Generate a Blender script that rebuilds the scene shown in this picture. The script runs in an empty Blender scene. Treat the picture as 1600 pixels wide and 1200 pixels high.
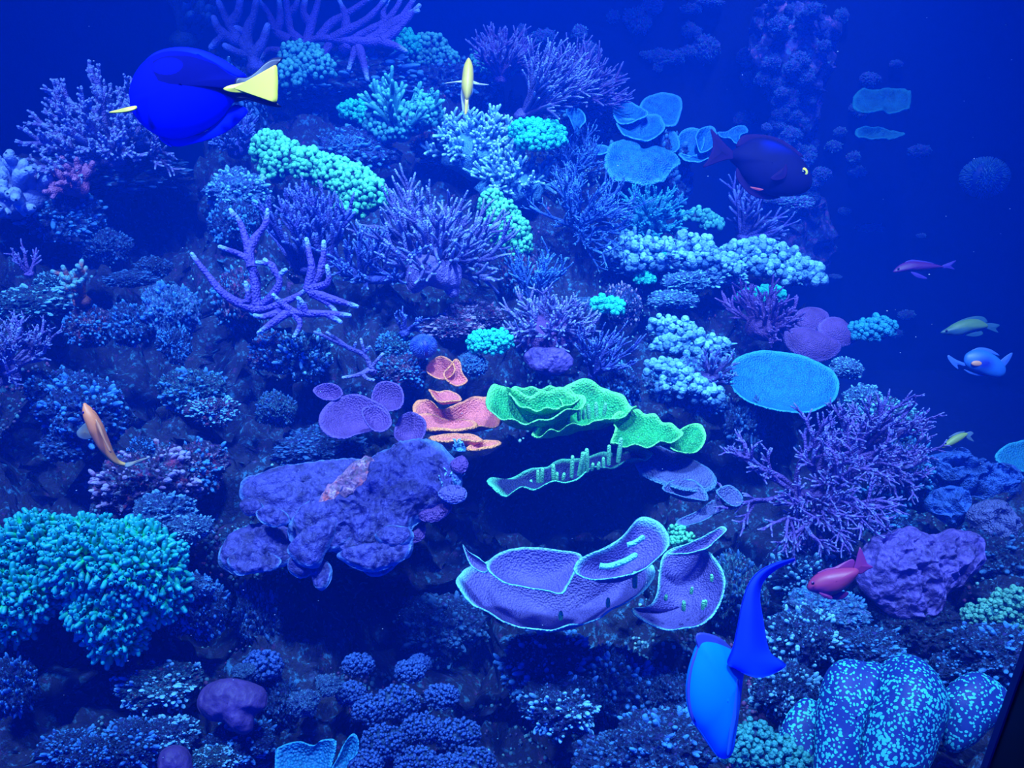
import bpy, math, random
import numpy as np

# ---------------------------------------------------------------- camera, world, lamps, exposure
scene = bpy.context.scene
COL = scene.collection
FPX = 1256.0                                  # focal length in pixels of the 1600 x 1200 frame
CAM = np.array((0.0, 0.0, 1.45))
PITCH = math.radians(25.0)
FW = np.array((0, math.cos(PITCH), -math.sin(PITCH)))
UP = np.array((0, math.sin(PITCH), math.cos(PITCH)))
RT = np.array((1.0, 0, 0))

cam_data = bpy.data.cameras.new('camera')
cam_data.sensor_width = 36.0
cam_data.lens = 36.0 * FPX / 1600.0
cam_data.clip_start = 0.02
cam = bpy.data.objects.new('camera', cam_data)
cam.location = CAM
cam.rotation_euler = (math.pi / 2 - PITCH, 0, 0)
COL.objects.link(cam)
scene.camera = cam

world = bpy.data.worlds.new('world')
scene.world = world
world.use_nodes = True
bg = world.node_tree.nodes['Background']
bg.inputs['Color'].default_value = (0.0, 0.035, 1.0, 1)
bg.inputs['Strength'].default_value = 1.15

def spot(name, loc, target, watts, color, angle, blend=0.9, size=0.12):
    l = bpy.data.lights.new(name, 'SPOT')
    l.energy = watts; l.color = color; l.spot_size = math.radians(angle); l.spot_blend = blend
    l.shadow_soft_size = size
    o = bpy.data.objects.new(name, l); COL.objects.link(o)
    o.location = loc
    from mathutils import Vector
    o.rotation_euler = (Vector(target) - Vector(loc)).to_track_quat('-Z', 'Y').to_euler()
    return o
LAMP = (0.18, 0.37, 0.92)
spot('reef_lamp_centre', (0.2, 0.75, 3.3), (0.15, 1.6, 0.8), 1000, LAMP, 58)
spot('reef_lamp_side', (-1.0, 0.7, 3.2), (-0.7, 1.3, 0.8), 760, LAMP, 66)
spot('reef_lamp_back', (0.25, 1.5, 3.3), (0.3, 2.4, 1.2), 480, LAMP, 58)
spot('pillar_fill_light', (0.95, 2.7, 3.3), (1.2, 3.35, 1.3), 300, LAMP, 40)  # added fill spot that brightens the back pillar
spot('reef_lamp_end', (1.2, 0.7, 3.2), (1.0, 1.4, 0.6), 560, LAMP, 56)

scene.view_settings.view_transform = 'Standard'
scene.view_settings.look = 'None'
scene.view_settings.gamma = 1.0
scene.view_settings.use_curve_mapping = False
scene.view_settings.exposure = 0.0
scene.cycles.volume_bounces = 0
scene.cycles.max_bounces = 2
scene.cycles.diffuse_bounces = 1
scene.cycles.glossy_bounces = 1
scene.cycles.adaptive_threshold = 0.03
scene.cycles.use_denoising = True

# ---------------------------------------------------------------- helpers
def nrm(v):
    v = np.asarray(v, float)
    return v / (np.linalg.norm(v) + 1e-12)

def P(u, v, d):
    """World point of a spot seen at pixel (u, v), d metres along the camera axis."""
    return CAM + d * (FW + RT * (u - 800) / FPX - UP * (v - 600) / FPX)

def W(r, u, t):
    """Direction given as right, up, towards the viewer."""
    return nrm(r * RT + u * UP - t * FW)

_DG = np.array([[2.35, 2.35, 2.9, 3.3, 3.5], [2.0, 2.1, 2.45, 2.85, 3.2], [1.75, 1.75, 2.05, 2.3, 2.8],
                [1.5, 1.5, 1.7, 1.85, 2.1], [1.3, 1.35, 1.5, 1.6, 1.65], [1.2, 1.25, 1.35, 1.35, 1.3], [1.1, 1.15, 1.2, 1.15, 1.05]])
def D(u, v):
    """Distance of the reef slope along the camera axis."""
    x = np.clip(np.asarray(u, float) / 400, -1.2, 5.2); y = np.clip(np.asarray(v, float) / 200, -1.2, 7.2)
    i = np.clip(np.floor(x), 0, 3).astype(int); j = np.clip(np.floor(y), 0, 5).astype(int)
    a = x - i; b = y - j
    g = _DG
    return (g[j, i] * (1 - a) + g[j, i + 1] * a) * (1 - b) + (g[j + 1, i] * (1 - a) + g[j + 1, i + 1] * a) * b

def _hash(ix, iy, iz):
    h = (ix * 374761393 + iy * 668265263 + iz * 2147483647 * 3 + 1013904223) & 0xFFFFFFFF
    h = ((h ^ (h >> 13)) * 1274126177) & 0xFFFFFFFF
    h = ((h ^ (h >> 16)) * 2246822519) & 0xFFFFFFFF
    return ((h >> 8) & 0xFFFF) / 65535.0

def noise(p):
    """Value noise in -1..1 of an (n,3) array."""
    p = np.asarray(p, float) + 1000.0
    i = np.floor(p).astype(np.int64); f = p - i
    f = f * f * (3 - 2 * f)
    r = 0
    for dx in (0, 1):
        for dy in (0, 1):
            for dz in (0, 1):
                w = (f[:, 0] if dx else 1 - f[:, 0]) * (f[:, 1] if dy else 1 - f[:, 1]) * (f[:, 2] if dz else 1 - f[:, 2])
                r = r + w * _hash(i[:, 0] + dx, i[:, 1] + dy, i[:, 2] + dz)
    return r * 2 - 1

def fbm(p, octaves=4, gain=0.5):
    s, a, r = 1.0, 1.0, 0
    for k in range(octaves):
        r = r + a * noise(np.asarray(p) * s + k * 17.3)
        s *= 2.05; a *= gain
    return r

class MB:
    """Collects vertices, faces and a 0..1 'tip' value per vertex; build() links them as one mesh object."""
    def __init__(self):
        self.v, self.f3, self.f4, self.t, self.n = [], [], [], [], 0
    def add(self, v, f, tip=0.0):
        v = np.asarray(v, float).reshape(-1, 3); f = np.asarray(f, np.int64)
        self.v.append(v); self.t.append(np.broadcast_to(np.asarray(tip, float), (len(v),)))
        (self.f4 if f.shape[1] == 4 else self.f3).append(f + self.n)
        self.n += len(v)
    def more(self, f):
        f = np.asarray(f, np.int64)
        (self.f4 if f.shape[1] == 4 else self.f3).append(f)
    def mesh(self, name, mat, origin=(0, 0, 0), smooth=True):
        v = np.concatenate(self.v) - np.asarray(origin, float)
        t = np.concatenate(self.t)
        f3 = np.concatenate(self.f3) if self.f3 else np.zeros((0, 3), np.int64)
        f4 = np.concatenate(self.f4) if self.f4 else np.zeros((0, 4), np.int64)
        me = bpy.data.meshes.new(name)
        nl = f3.size + f4.size; nf = len(f3) + len(f4)
        me.vertices.add(len(v)); me.vertices.foreach_set('co', v.astype(np.float32).ravel())
        me.loops.add(nl); me.loops.foreach_set('vertex_index', np.concatenate([f3.ravel(), f4.ravel()]).astype(np.int32))
        me.polygons.add(nf)
        st = np.concatenate([np.arange(len(f3)) * 3, len(f3) * 3 + np.arange(len(f4)) * 4]).astype(np.int32)
        me.polygons.foreach_set('loop_start', st)
        me.polygons.foreach_set('use_smooth', np.full(nf, smooth))
        me.update(calc_edges=True)
        a = me.attributes.new('tip', 'FLOAT', 'POINT'); a.data.foreach_set('value', t.astype(np.float32))
        me.materials.append(mat)
        return me
    def build(self, name, mat, parent=None, origin=None, smooth=True):
        if origin is None:
            origin = np.array(parent.location) if parent is not None else np.concatenate(self.v).mean(0)
        o = bpy.data.objects.new(name, self.mesh(name, mat, origin, smooth)); COL.objects.link(o)
        if parent is not None:
            o.parent = parent
        else:
            o.location = origin
        return o

LABELS = {}
def tag(o, label, cat, group=None, kind=None):
    o['label'] = label; o['category'] = cat
    if group: o['group'] = group
    if kind: o['kind'] = kind
    return o

def thing(name, label, cat, loc, group=None):
    o = bpy.data.objects.new(name, None); COL.objects.link(o)
    o.empty_display_size = 0.03
    o.location = loc
    return tag(o, label, cat, group)

def frame_of(d):
    d = nrm(d); a = np.array((0, 0, 1.0)) if abs(d[2]) < 0.9 else np.array((1.0, 0, 0))
    x = nrm(np.cross(a, d)); return x, np.cross(d, x)

def tube(mb, pts, rad, sides=6, tip=0.0, round_end=True, flat=1.0):
    """Tapered round-ended tube along pts."""
    pts = np.asarray(pts, float); rad = np.asarray(rad, float); n = len(pts)
    tip = np.broadcast_to(np.asarray(tip, float), (n,)).copy()
    tan = np.gradient(pts, axis=0); tan /= np.linalg.norm(tan, axis=1, keepdims=True) + 1e-12
    if round_end:
        e = tan[-1]; r = rad[-1]
        pts = np.vstack([pts, pts[-1] + e * r * 0.6, pts[-1] + e * r * 0.95]); rad = np.concatenate([rad, [r * 0.8, r * 0.35]])
        tan = np.vstack([tan, e, e]); tip = np.concatenate([tip, [tip[-1]] * 2]); n += 2
    x, y = frame_of(tan[0])
    ang = np.arange(sides) * 2 * math.pi / sides
    c, s = np.cos(ang)[:, None], np.sin(ang)[:, None] * flat
    V = np.empty((n, sides, 3))
    for i in range(n):
        x = x - tan[i] * np.dot(x, tan[i]); x = x / (np.linalg.norm(x) + 1e-12); y = np.cross(tan[i], x)
        V[i] = pts[i] + rad[i] * (c * x + s * y)
    a = np.arange(n - 1)[:, None] * sides; j = np.arange(sides)[None, :]; k = (j + 1) % sides
    F = np.stack([a + j, a + k, a + sides + k, a + sides + j], -1).reshape(-1, 4)
    n0 = mb.n
    mb.add(V.reshape(-1, 3), F, np.repeat(tip, sides))
    mb.more([[n0 + (n - 1) * sides + q, n0 + (n - 1) * sides + q + 1, n0 + (n - 1) * sides + q + 2, n0 + (n - 1) * sides + q + 3] for q in range(0, sides - 2, 2)] if sides % 2 == 0 else [[n0 + (n - 1) * sides, n0 + (n - 1) * sides + q, n0 + (n - 1) * sides + q + 1] for q in range(1, sides - 1)]) if sides > 3 else None

def _ico(sub):
    import bmesh
    bm = bmesh.new(); bmesh.ops.create_icosphere(bm, subdivisions=sub, radius=1.0)
    v = np.array([x.co[:] for x in bm.verts]); f = np.array([[q.index for q in p.verts] for p in bm.faces]); bm.free()
    return v, f
ICO = {k: _ico(k) for k in (1, 2, 3, 4, 5, 6)}

def ball(mb, c, r, sub=1, tip=0.0, squash=None):
    v, f = ICO[sub]
    w = v * np.asarray(r, float)
    mb.add(w + np.asarray(c), f, tip)

def spline(pts, n):
    """Closed Catmull-Rom through pts, n samples even in length."""
    p = np.asarray(pts, float); m = len(p)
    k = max(4, int(4 * n / m))
    out = []
    for i in range(m):
        p0, p1, p2, p3 = p[i - 1], p[i], p[(i + 1) % m], p[(i + 2) % m]
        t = np.linspace(0, 1, k, endpoint=False)[:, None]
        out.append(0.5 * (2 * p1 + (p2 - p0) * t + (2 * p0 - 5 * p1 + 4 * p2 - p3) * t * t + (3 * p1 - p0 - 3 * p2 + p3) * t ** 3))
    q = np.concatenate(out); q = np.vstack([q, q[:1]])
    s = np.concatenate([[0], np.cumsum(np.linalg.norm(np.diff(q, axis=0), axis=1))])
    x = np.linspace(0, s[-1], n, endpoint=False)
    return np.stack([np.interp(x, s, q[:, c]) for c in range(q.shape[1])], 1)

def open_spline(pts, n):
    p = np.asarray(pts, float); p = np.vstack([2 * p[0] - p[1], p, 2 * p[-1] - p[-2]])
    out = []
    k = max(4, n)
    for i in range(1, len(p) - 2):
        t = np.linspace(0, 1, k, endpoint=(i == len(p) - 3))[:, None]
        p0, p1, p2, p3 = p[i - 1], p[i], p[i + 1], p[i + 2]
        out.append(0.5 * (2 * p1 + (p2 - p0) * t + (2 * p0 - 5 * p1 + 4 * p2 - p3) * t * t + (3 * p1 - p0 - 3 * p2 + p3) * t ** 3))
    q = np.concatenate(out)
    s = np.concatenate([[0], np.cumsum(np.linalg.norm(np.diff(q, axis=0), axis=1))]); x = np.linspace(0, s[-1], n)
    return np.stack([np.interp(x, s, q[:, c]) for c in range(q.shape[1])], 1)

def on_plane(px, hub, normal):
    """Points where the sight lines of pixels px meet the plane through hub."""
    px = np.asarray(px, float)
    dirs = FW + RT * ((px[:, 0] - 800) / FPX)[:, None] - UP * ((px[:, 1] - 600) / FPX)[:, None]
    k = np.dot(hub - CAM, normal) / (dirs @ normal)
    return CAM + dirs * k[:, None]

HORIZ = (0, 0.906, 0.4226)

def sheet(mb, outline, d, normal=HORIZ, thick=0.008, cup=0.02, wave=0.004, freq=22.0, nth=96, nr=14, hub=None, rim=0.86, frill=0.0, seed=0.0, power=2.0):
    """Solid wavy plate with a real outline: rings run from a hub to the rim."""
    px = spline(outline, nth)
    hub = np.mean(px, 0) if hub is None else np.asarray(hub, float)
    n = W(*normal)
    h = P(hub[0], hub[1], d)
    o = on_plane(px, h, n)
    rho = np.linspace(0, 1, nr) ** 0.85
    rho[0] = 0.02
    V = h + rho[:, None, None] * (o - h)[None]
    q = (V.reshape(-1, 3))
    R = np.repeat(rho, nth)
    ang = np.tile(np.arange(nth) / nth * 2 * math.pi, nr)
    off = cup * (R ** power - 1) + wave * fbm(q * freq + seed, 3) * (0.35 + 0.65 * R)
    if frill: off = off + frill * R ** 3 * np.sin(ang * 9 + 3 * noise(q * 9 + seed))
    top = q + n * off[:, None]
    th = thick * (1.15 - 0.55 * R)
    bot = top - n * th[:, None]
    tipv = np.clip((R - rim) / (1 - rim), 0, 1) * (0.75 + 0.25 * noise(q * 60))
    mid = (top[-nth:] + bot[-nth:]) / 2 + (o - h) * (thick * 0.35 / (np.linalg.norm(o - h, axis=1, keepdims=True) + 1e-9))
    a = np.arange(nr - 1)[:, None] * nth; j = np.arange(nth)[None]; k = (j + 1) % nth
    F = np.stack([a + j, a + nth + j, a + nth + k, a + k], -1).reshape(-1, 4)
    N = nr * nth
    m0 = 2 * N
    jj = np.arange(nth); kk = (jj + 1) % nth
    rimF = np.concatenate([np.stack([N - nth + jj, m0 + jj, m0 + kk, N - nth + kk], -1), np.stack([m0 + jj, 2 * N - nth + jj, 2 * N - nth + kk, m0 + kk], -1)])
    n0 = mb.n
    mb.add(np.vstack([top, bot, mid]), np.concatenate([F, F[:, ::-1] + N, rimF]), np.concatenate([tipv, tipv * 0.25, np.ones(nth)]))
    mb.more(np.stack([n0 + jj, n0 + kk, np.full(nth, n0 + nth // 2)], -1)[:-1])
    return h, o

def inflate(mb, outline, d, normal=(0, 0, 1), T=0.02, hub=None, nth=72, nr=14, back=1.0, rough=0.0, freq=20.0, seed=0.0, power=0.5, tipfn=None, oct=4, ridged=False, fine=0.0):
    """Closed lens or dome with a real outline: thickness T in front, T*back behind."""
    px = spline(outline, nth)
    hub = np.mean(px, 0) if hub is None else np.asarray(hub, float)
    n = W(*normal)
    h = P(hub[0], hub[1], d); o = on_plane(px, h, n)
    rho = np.sin(np.linspace(0.02, 1, nr) * math.pi / 2)
    V = (h + rho[:, None, None] * (o - h)[None]).reshape(-1, 3)
    R = np.repeat(rho, nth)
    z = np.clip(1 - R ** 2, 0, 1) ** power
    f = V + n * (T * z)[:, None]; b = V - n * (T * back * z)[:, None]
    if rough:
        w = fbm(f * freq + seed, oct)
        if ridged: w = 0.6 - 1.6 * np.abs(w)
        f = f + n * (rough * w * (0.3 + 0.7 * z))[:, None]
        if fine: f = f + n * (fine * (noise(f * np.array((170, 120, 120)) + seed) + 1.2 * (0.4 - np.abs(noise(f * 55 + seed)))))[:, None]
        rad = (o - h) / (np.linalg.norm(o - h, axis=1, keepdims=True) + 1e-9)
        f = f + np.tile(rad, (nr, 1)) * (rough * 0.5 * fbm(f * freq + 31 + seed, 2) * R)[:, None]
    tipv = np.zeros(len(V)) if tipfn is None else tipfn(np.vstack([np.tile(px, (nr, 1)) * R[:, None] + hub * (1 - R)[:, None]]), R)
    a = np.arange(nr - 1)[:, None] * nth; j = np.arange(nth)[None]; k = (j + 1) % nth
    F = np.stack([a + j, a + nth + j, a + nth + k, a + k], -1).reshape(-1, 4)
    N = nr * nth; n0 = mb.n
    mb.add(np.vstack([f, b]), np.concatenate([F, F[:, ::-1] + N]), np.concatenate([tipv, tipv]))
    jj = np.arange(nth); kk = (jj + 1) % nth
    mb.more(np.stack([n0 + N - nth + jj, n0 + 2 * N - nth + jj, n0 + 2 * N - nth + kk, n0 + N - nth + kk], -1))
    mb.more(np.stack([n0 + jj, n0 + kk, np.full(nth, n0 + nth // 2)], -1)[:-1])
    mb.more(np.stack([n0 + N + kk, n0 + N + jj, np.full(nth, n0 + N + nth // 2)], -1)[:-1])
    return h, n

# ---------------------------------------------------------------- materials
def _new(name):
    m = bpy.data.materials.new(name); m.use_nodes = True
    nt = m.node_tree; b = nt.nodes['Principled BSDF']
    b.inputs['Specular IOR Level'].default_value = 0.25
    return m, nt, b

def _mix(nt, fac, a, b, mode='MIX'):
    n = nt.nodes.new('ShaderNodeMix'); n.data_type = 'RGBA'; n.blend_type = mode; n.clamp_factor = True
    for s, x in ((n.inputs[0], fac), (n.inputs[6], a), (n.inputs[7], b)):
        if isinstance(x, (int, float)): s.default_value = x
        elif isinstance(x, (tuple, list)): s.default_value = (*x[:3], 1)
        else: nt.links.new(x, s)
    return n.outputs[2]

def _ramp(nt, src, lo, hi):
    n = nt.nodes.new('ShaderNodeMapRange'); n.inputs[1].default_value = lo; n.inputs[2].default_value = hi
    nt.links.new(src, n.inputs[0]); return n.outputs[0]

def _tex(nt, kind, scale, detail=3.0, coord=None, rough=0.6, feature=None):
    n = nt.nodes.new('ShaderNodeTex' + kind); n.inputs['Scale'].default_value = scale
    if kind == 'Noise': n.inputs['Detail'].default_value = detail; n.inputs['Roughness'].default_value = rough
    if feature: n.feature = feature
    nt.links.new(coord, n.inputs['Vector']); return n

def _coord(nt):
    return nt.nodes.new('ShaderNodeTexCoord').outputs['Object']

def coral_mat(name, base, tip=None, dark=0.55, scale=28.0, grain=230.0, bump=0.5, rough=0.6, fleck=None, spec=0.25, polyp='Voronoi'):
    m, nt, b = _new(name); co = _coord(nt)
    tip = tip or base
    at = nt.nodes.new('ShaderNodeAttribute'); at.attribute_name = 'tip'
    n1 = _tex(nt, 'Noise', scale, 4, co)
    lo = tuple(c * dark for c in base)
    c = _mix(nt, _ramp(nt, n1.outputs['Fac'], 0.36, 0.62), lo, base)
    vz = _tex(nt, 'Voronoi', grain, coord=co) if polyp == 'Voronoi' else _tex(nt, 'Noise', grain, 2, co)
    vout = vz.outputs['Distance'] if polyp == 'Voronoi' else vz.outputs['Fac']
    if fleck: c = _mix(nt, _ramp(nt, vout, 0.42, 0.12), c, fleck)
    c = _mix(nt, at.outputs['Fac'], c, tip)
    nt.links.new(c, b.inputs['Base Color'])
    b.inputs['Roughness'].default_value = rough; b.inputs['Specular IOR Level'].default_value = spec
    bp = nt.nodes.new('ShaderNodeBump'); bp.inputs['Strength'].default_value = bump; bp.inputs['Distance'].default_value = 0.003
    nt.links.new(vout, bp.inputs['Height']); bp.invert = polyp == 'Voronoi'
    nt.links.new(bp.outputs['Normal'], b.inputs['Normal'])
    return m

def rock_mat(name, cols, scale=18.0, bump=0.9, cover=0.5, speck=None, fine=95.0, squash=1.0):
    """Crusted rock: a dark ground with patches of each crust colour."""
    m, nt, b = _new(name); co = _coord(nt)
    if squash != 1.0:
        mp = nt.nodes.new('ShaderNodeMapping'); mp.inputs['Scale'].default_value = (1, 1, squash); nt.links.new(co, mp.inputs['Vector']); co = mp.outputs['Vector']
    c = cols[0]
    g = _tex(nt, 'Noise', fine, 4, co)
    c = _mix(nt, _ramp(nt, g.outputs['Fac'], 0.35, 0.65), tuple(x * 0.45 for x in cols[0]), cols[0])
    for i, k in enumerate(cols[1:]):
        mp = nt.nodes.new('ShaderNodeMapping'); mp.inputs['Location'].default_value = (3.1 * i + 1.7, 7.7 * i, 2.3 * i)
        nt.links.new(co, mp.inputs['Vector'])
        t = _tex(nt, 'Noise', scale * (1 + 0.45 * i), 8, mp.outputs['Vector'], 0.72)
        lo = 0.5 + 0.1 * (1 - cover)
        c = _mix(nt, _ramp(nt, t.outputs['Fac'], lo, lo + 0.09), c, k)
    if speck:
        t = _tex(nt, 'Noise', scale * 2.4, 4, co, 0.65)
        c = _mix(nt, _ramp(nt, t.outputs['Fac'], 0.56, 0.66), c, speck)
    nt.links.new(c, b.inputs['Base Color'])
    b.inputs['Roughness'].default_value = 0.75
    t = _tex(nt, 'Noise', fine * 1.2, 5, co, 0.7)
    bp = nt.nodes.new('ShaderNodeBump'); bp.inputs['Strength'].default_value = bump; bp.inputs['Distance'].default_value = 0.008
    nt.links.new(t.outputs['Fac'], bp.inputs['Height']); nt.links.new(bp.outputs['Normal'], b.inputs['Normal'])
    return m

def plain_mat(name, col, tip=None, rough=0.45, spec=0.4, bump=0.0, scale=40.0, vary=0.85):
    m, nt, b = _new(name); co = _coord(nt)
    at = nt.nodes.new('ShaderNodeAttribute'); at.attribute_name = 'tip'
    n1 = _tex(nt, 'Noise', scale, 3, co)
    c = _mix(nt, n1.outputs['Fac'], tuple(x * vary for x in col), col)
    c = _mix(nt, at.outputs['Fac'], c, tip or col)
    nt.links.new(c, b.inputs['Base Color']); b.inputs['Roughness'].default_value = rough; b.inputs['Specular IOR Level'].default_value = spec
    if bump:
        bp = nt.nodes.new('ShaderNodeBump'); bp.inputs['Strength'].default_value = bump; bp.inputs['Distance'].default_value = 0.003
        nt.links.new(n1.outputs['Fac'], bp.inputs['Height']); nt.links.new(bp.outputs['Normal'], b.inputs['Normal'])
    return m

# ---------------------------------------------------------------- the setting: tank walls, floor, window, water, reef slope
def slab(name, lo, hi, mat, parent=None):
    lo, hi = np.array(lo, float), np.array(hi, float)
    v = np.array([[x, y, z] for x in (lo[0], hi[0]) for y in (lo[1], hi[1]) for z in (lo[2], hi[2])])
    f = [[0, 1, 3, 2], [4, 6, 7, 5], [0, 4, 5, 1], [2, 3, 7, 6], [0, 2, 6, 4], [1, 5, 7, 3]]
    mb = MB(); mb.add(v, f)
    o = mb.build(name, mat, parent, smooth=False)
    if parent is None: o['kind'] = 'structure'
    return o

WALL_Y = 3.7
m_wall = rock_mat('tank_wall_paint', [(0.0005, 0.004, 0.04), (0.001, 0.006, 0.06)], 3.0, 0.25)
m_floor = rock_mat('tank_floor_sand', [(0.004, 0.01, 0.09), (0.01, 0.02, 0.14)], 9.0, 0.5)
m_black = plain_mat('black_frame', (0.004, 0.004, 0.006), rough=0.35)
slab('wall_back', (-3.4, WALL_Y, -0.2), (3.4, WALL_Y + 0.06, 3.6), m_wall)
slab('wall_left', (-3.4, 0.3, -0.2), (-3.34, WALL_Y, 3.6), m_wall)
slab('wall_right', (3.34, 0.3, -0.2), (3.4, WALL_Y, 3.6), m_wall)
slab('floor', (-3.4, 0.3, -0.26), (3.4, WALL_Y + 0.06, -0.2), m_floor)
slab('ceiling_light_block', (-3.4, 0.3, 3.6), (3.4, WALL_Y + 0.06, 3.66), m_wall)  # unseen hood slab, added to keep world light from entering at the top
tr = slab('trim_1', (0.3235, 0.35, -0.2), (0.366, 0.39, 2.7), m_black)
tr['label'] = 'black upright post beside the viewing window'
m_edge = plain_mat('sealant_bead_highlight', (0.02, 0.03, 0.12), rough=0.3)  # bluish colour paints the thin highlight along the silicone edge
slab('sealant_bead_highlight', (0.322, 0.384, -0.2), (0.3234, 0.3895, 2.7), m_edge, tr)

def clear_mat(name):
    m = bpy.data.materials.new(name); m.use_nodes = True
    nt = m.node_tree; nt.nodes.remove(nt.nodes['Principled BSDF'])
    t = nt.nodes.new('ShaderNodeBsdfTransparent'); t.inputs['Color'].default_value = (1, 1, 1, 1)
    nt.links.new(t.outputs[0], nt.nodes['Material Output'].inputs['Surface'])
    return m
pane = slab('window_1', (-3.34, 0.34, -0.2), (0.3234, 0.3445, 2.65), clear_mat('clear_acrylic'))
pane['label'] = 'clear acrylic viewing window of the reef tank'
pane2 = slab('window_2', (0.3661, 0.34, -0.2), (3.34, 0.3445, 2.65), pane.data.materials[0])
pane2['label'] = 'clear acrylic window panel beyond the black post'

m = bpy.data.materials.new('tank_water'); m.use_nodes = True
nt = m.node_tree; nt.nodes.remove(nt.nodes['Principled BSDF'])
vs = nt.nodes.new('ShaderNodeVolumeScatter')
vs.inputs['Color'].default_value = (0.0005, 0.085, 1.0, 1); vs.inputs['Density'].default_value = 0.19; vs.inputs['Anisotropy'].default_value = 0.0
nt.links.new(vs.outputs[0], nt.nodes['Material Output'].inputs['Volume'])
water = slab('water', (-3.33, 0.346, -0.19), (3.33, WALL_Y - 0.005, 2.65), m)
water['label'] = 'deep blue hazy water filling the reef tank'

REEF = [(-700, 290), (60, 285), (180, 262), (300, 235), (340, 130), (400, 95), (640, 95), (740, 105), (830, 165), (900, 215), (1010, 250),
        (1040, 320), (1060, 385), (1180, 410), (1240, 450), (1200, 520), (1260, 610), (1380, 690), (1450, 745), (1600, 765), (2200, 790), (2200, 1560), (-700, 1560)]
def inside(poly, x, y):
    r = np.zeros(x.shape, bool); n = len(poly)
    for i in range(n):
        (x0, y0), (x1, y1) = poly[i], poly[(i + 1) % n]
        c = ((y0 > y) != (y1 > y)) & (x < (x1 - x0) * (y - y0) / ((y1 - y0) or 1e-9) + x0)
        r ^= c
    return r
HOLES = [(890, 800, 170, 90, 0.8), (650, 990, 150, 90, 0.3), (90, 720, 130, 90, 0.3), (250, 370, 120, 90, 0.35), (600, 240, 90, 50, 0.25), (980, 590, 70, 60, 0.25),
         (150, 1080, 130, 60, 0.25), (1270, 700, 60, 40, 0.2), (350, 950, 60, 70, 0.2), (600, 490, 70, 40, 0.25), (200, 560, 90, 60, 0.3), (1110, 650, 60, 80, 0.2),
         (440, 640, 80, 70, 0.2), (1450, 1000, 90, 40, 0.2), (820, 1150, 120, 60, 0.2), (480, 160, 60, 40, 0.2), (1180, 490, 80, 30, 0.2)]
def recess(u, v):
    r = 0
    for (a, b, ra, rb, k) in HOLES:
        r = r + k * np.exp(-((u - a) / ra) ** 2 - ((v - b) / rb) ** 2)
    return r
m_reef = rock_mat('reef_rock', [(0.012, 0.02, 0.06), (0.025, 0.07, 0.2), (0.08, 0.03, 0.16), (0.025, 0.12, 0.28)], 26, 1.0, 0.2, speck=(0.03, 0.18, 0.4))
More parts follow.
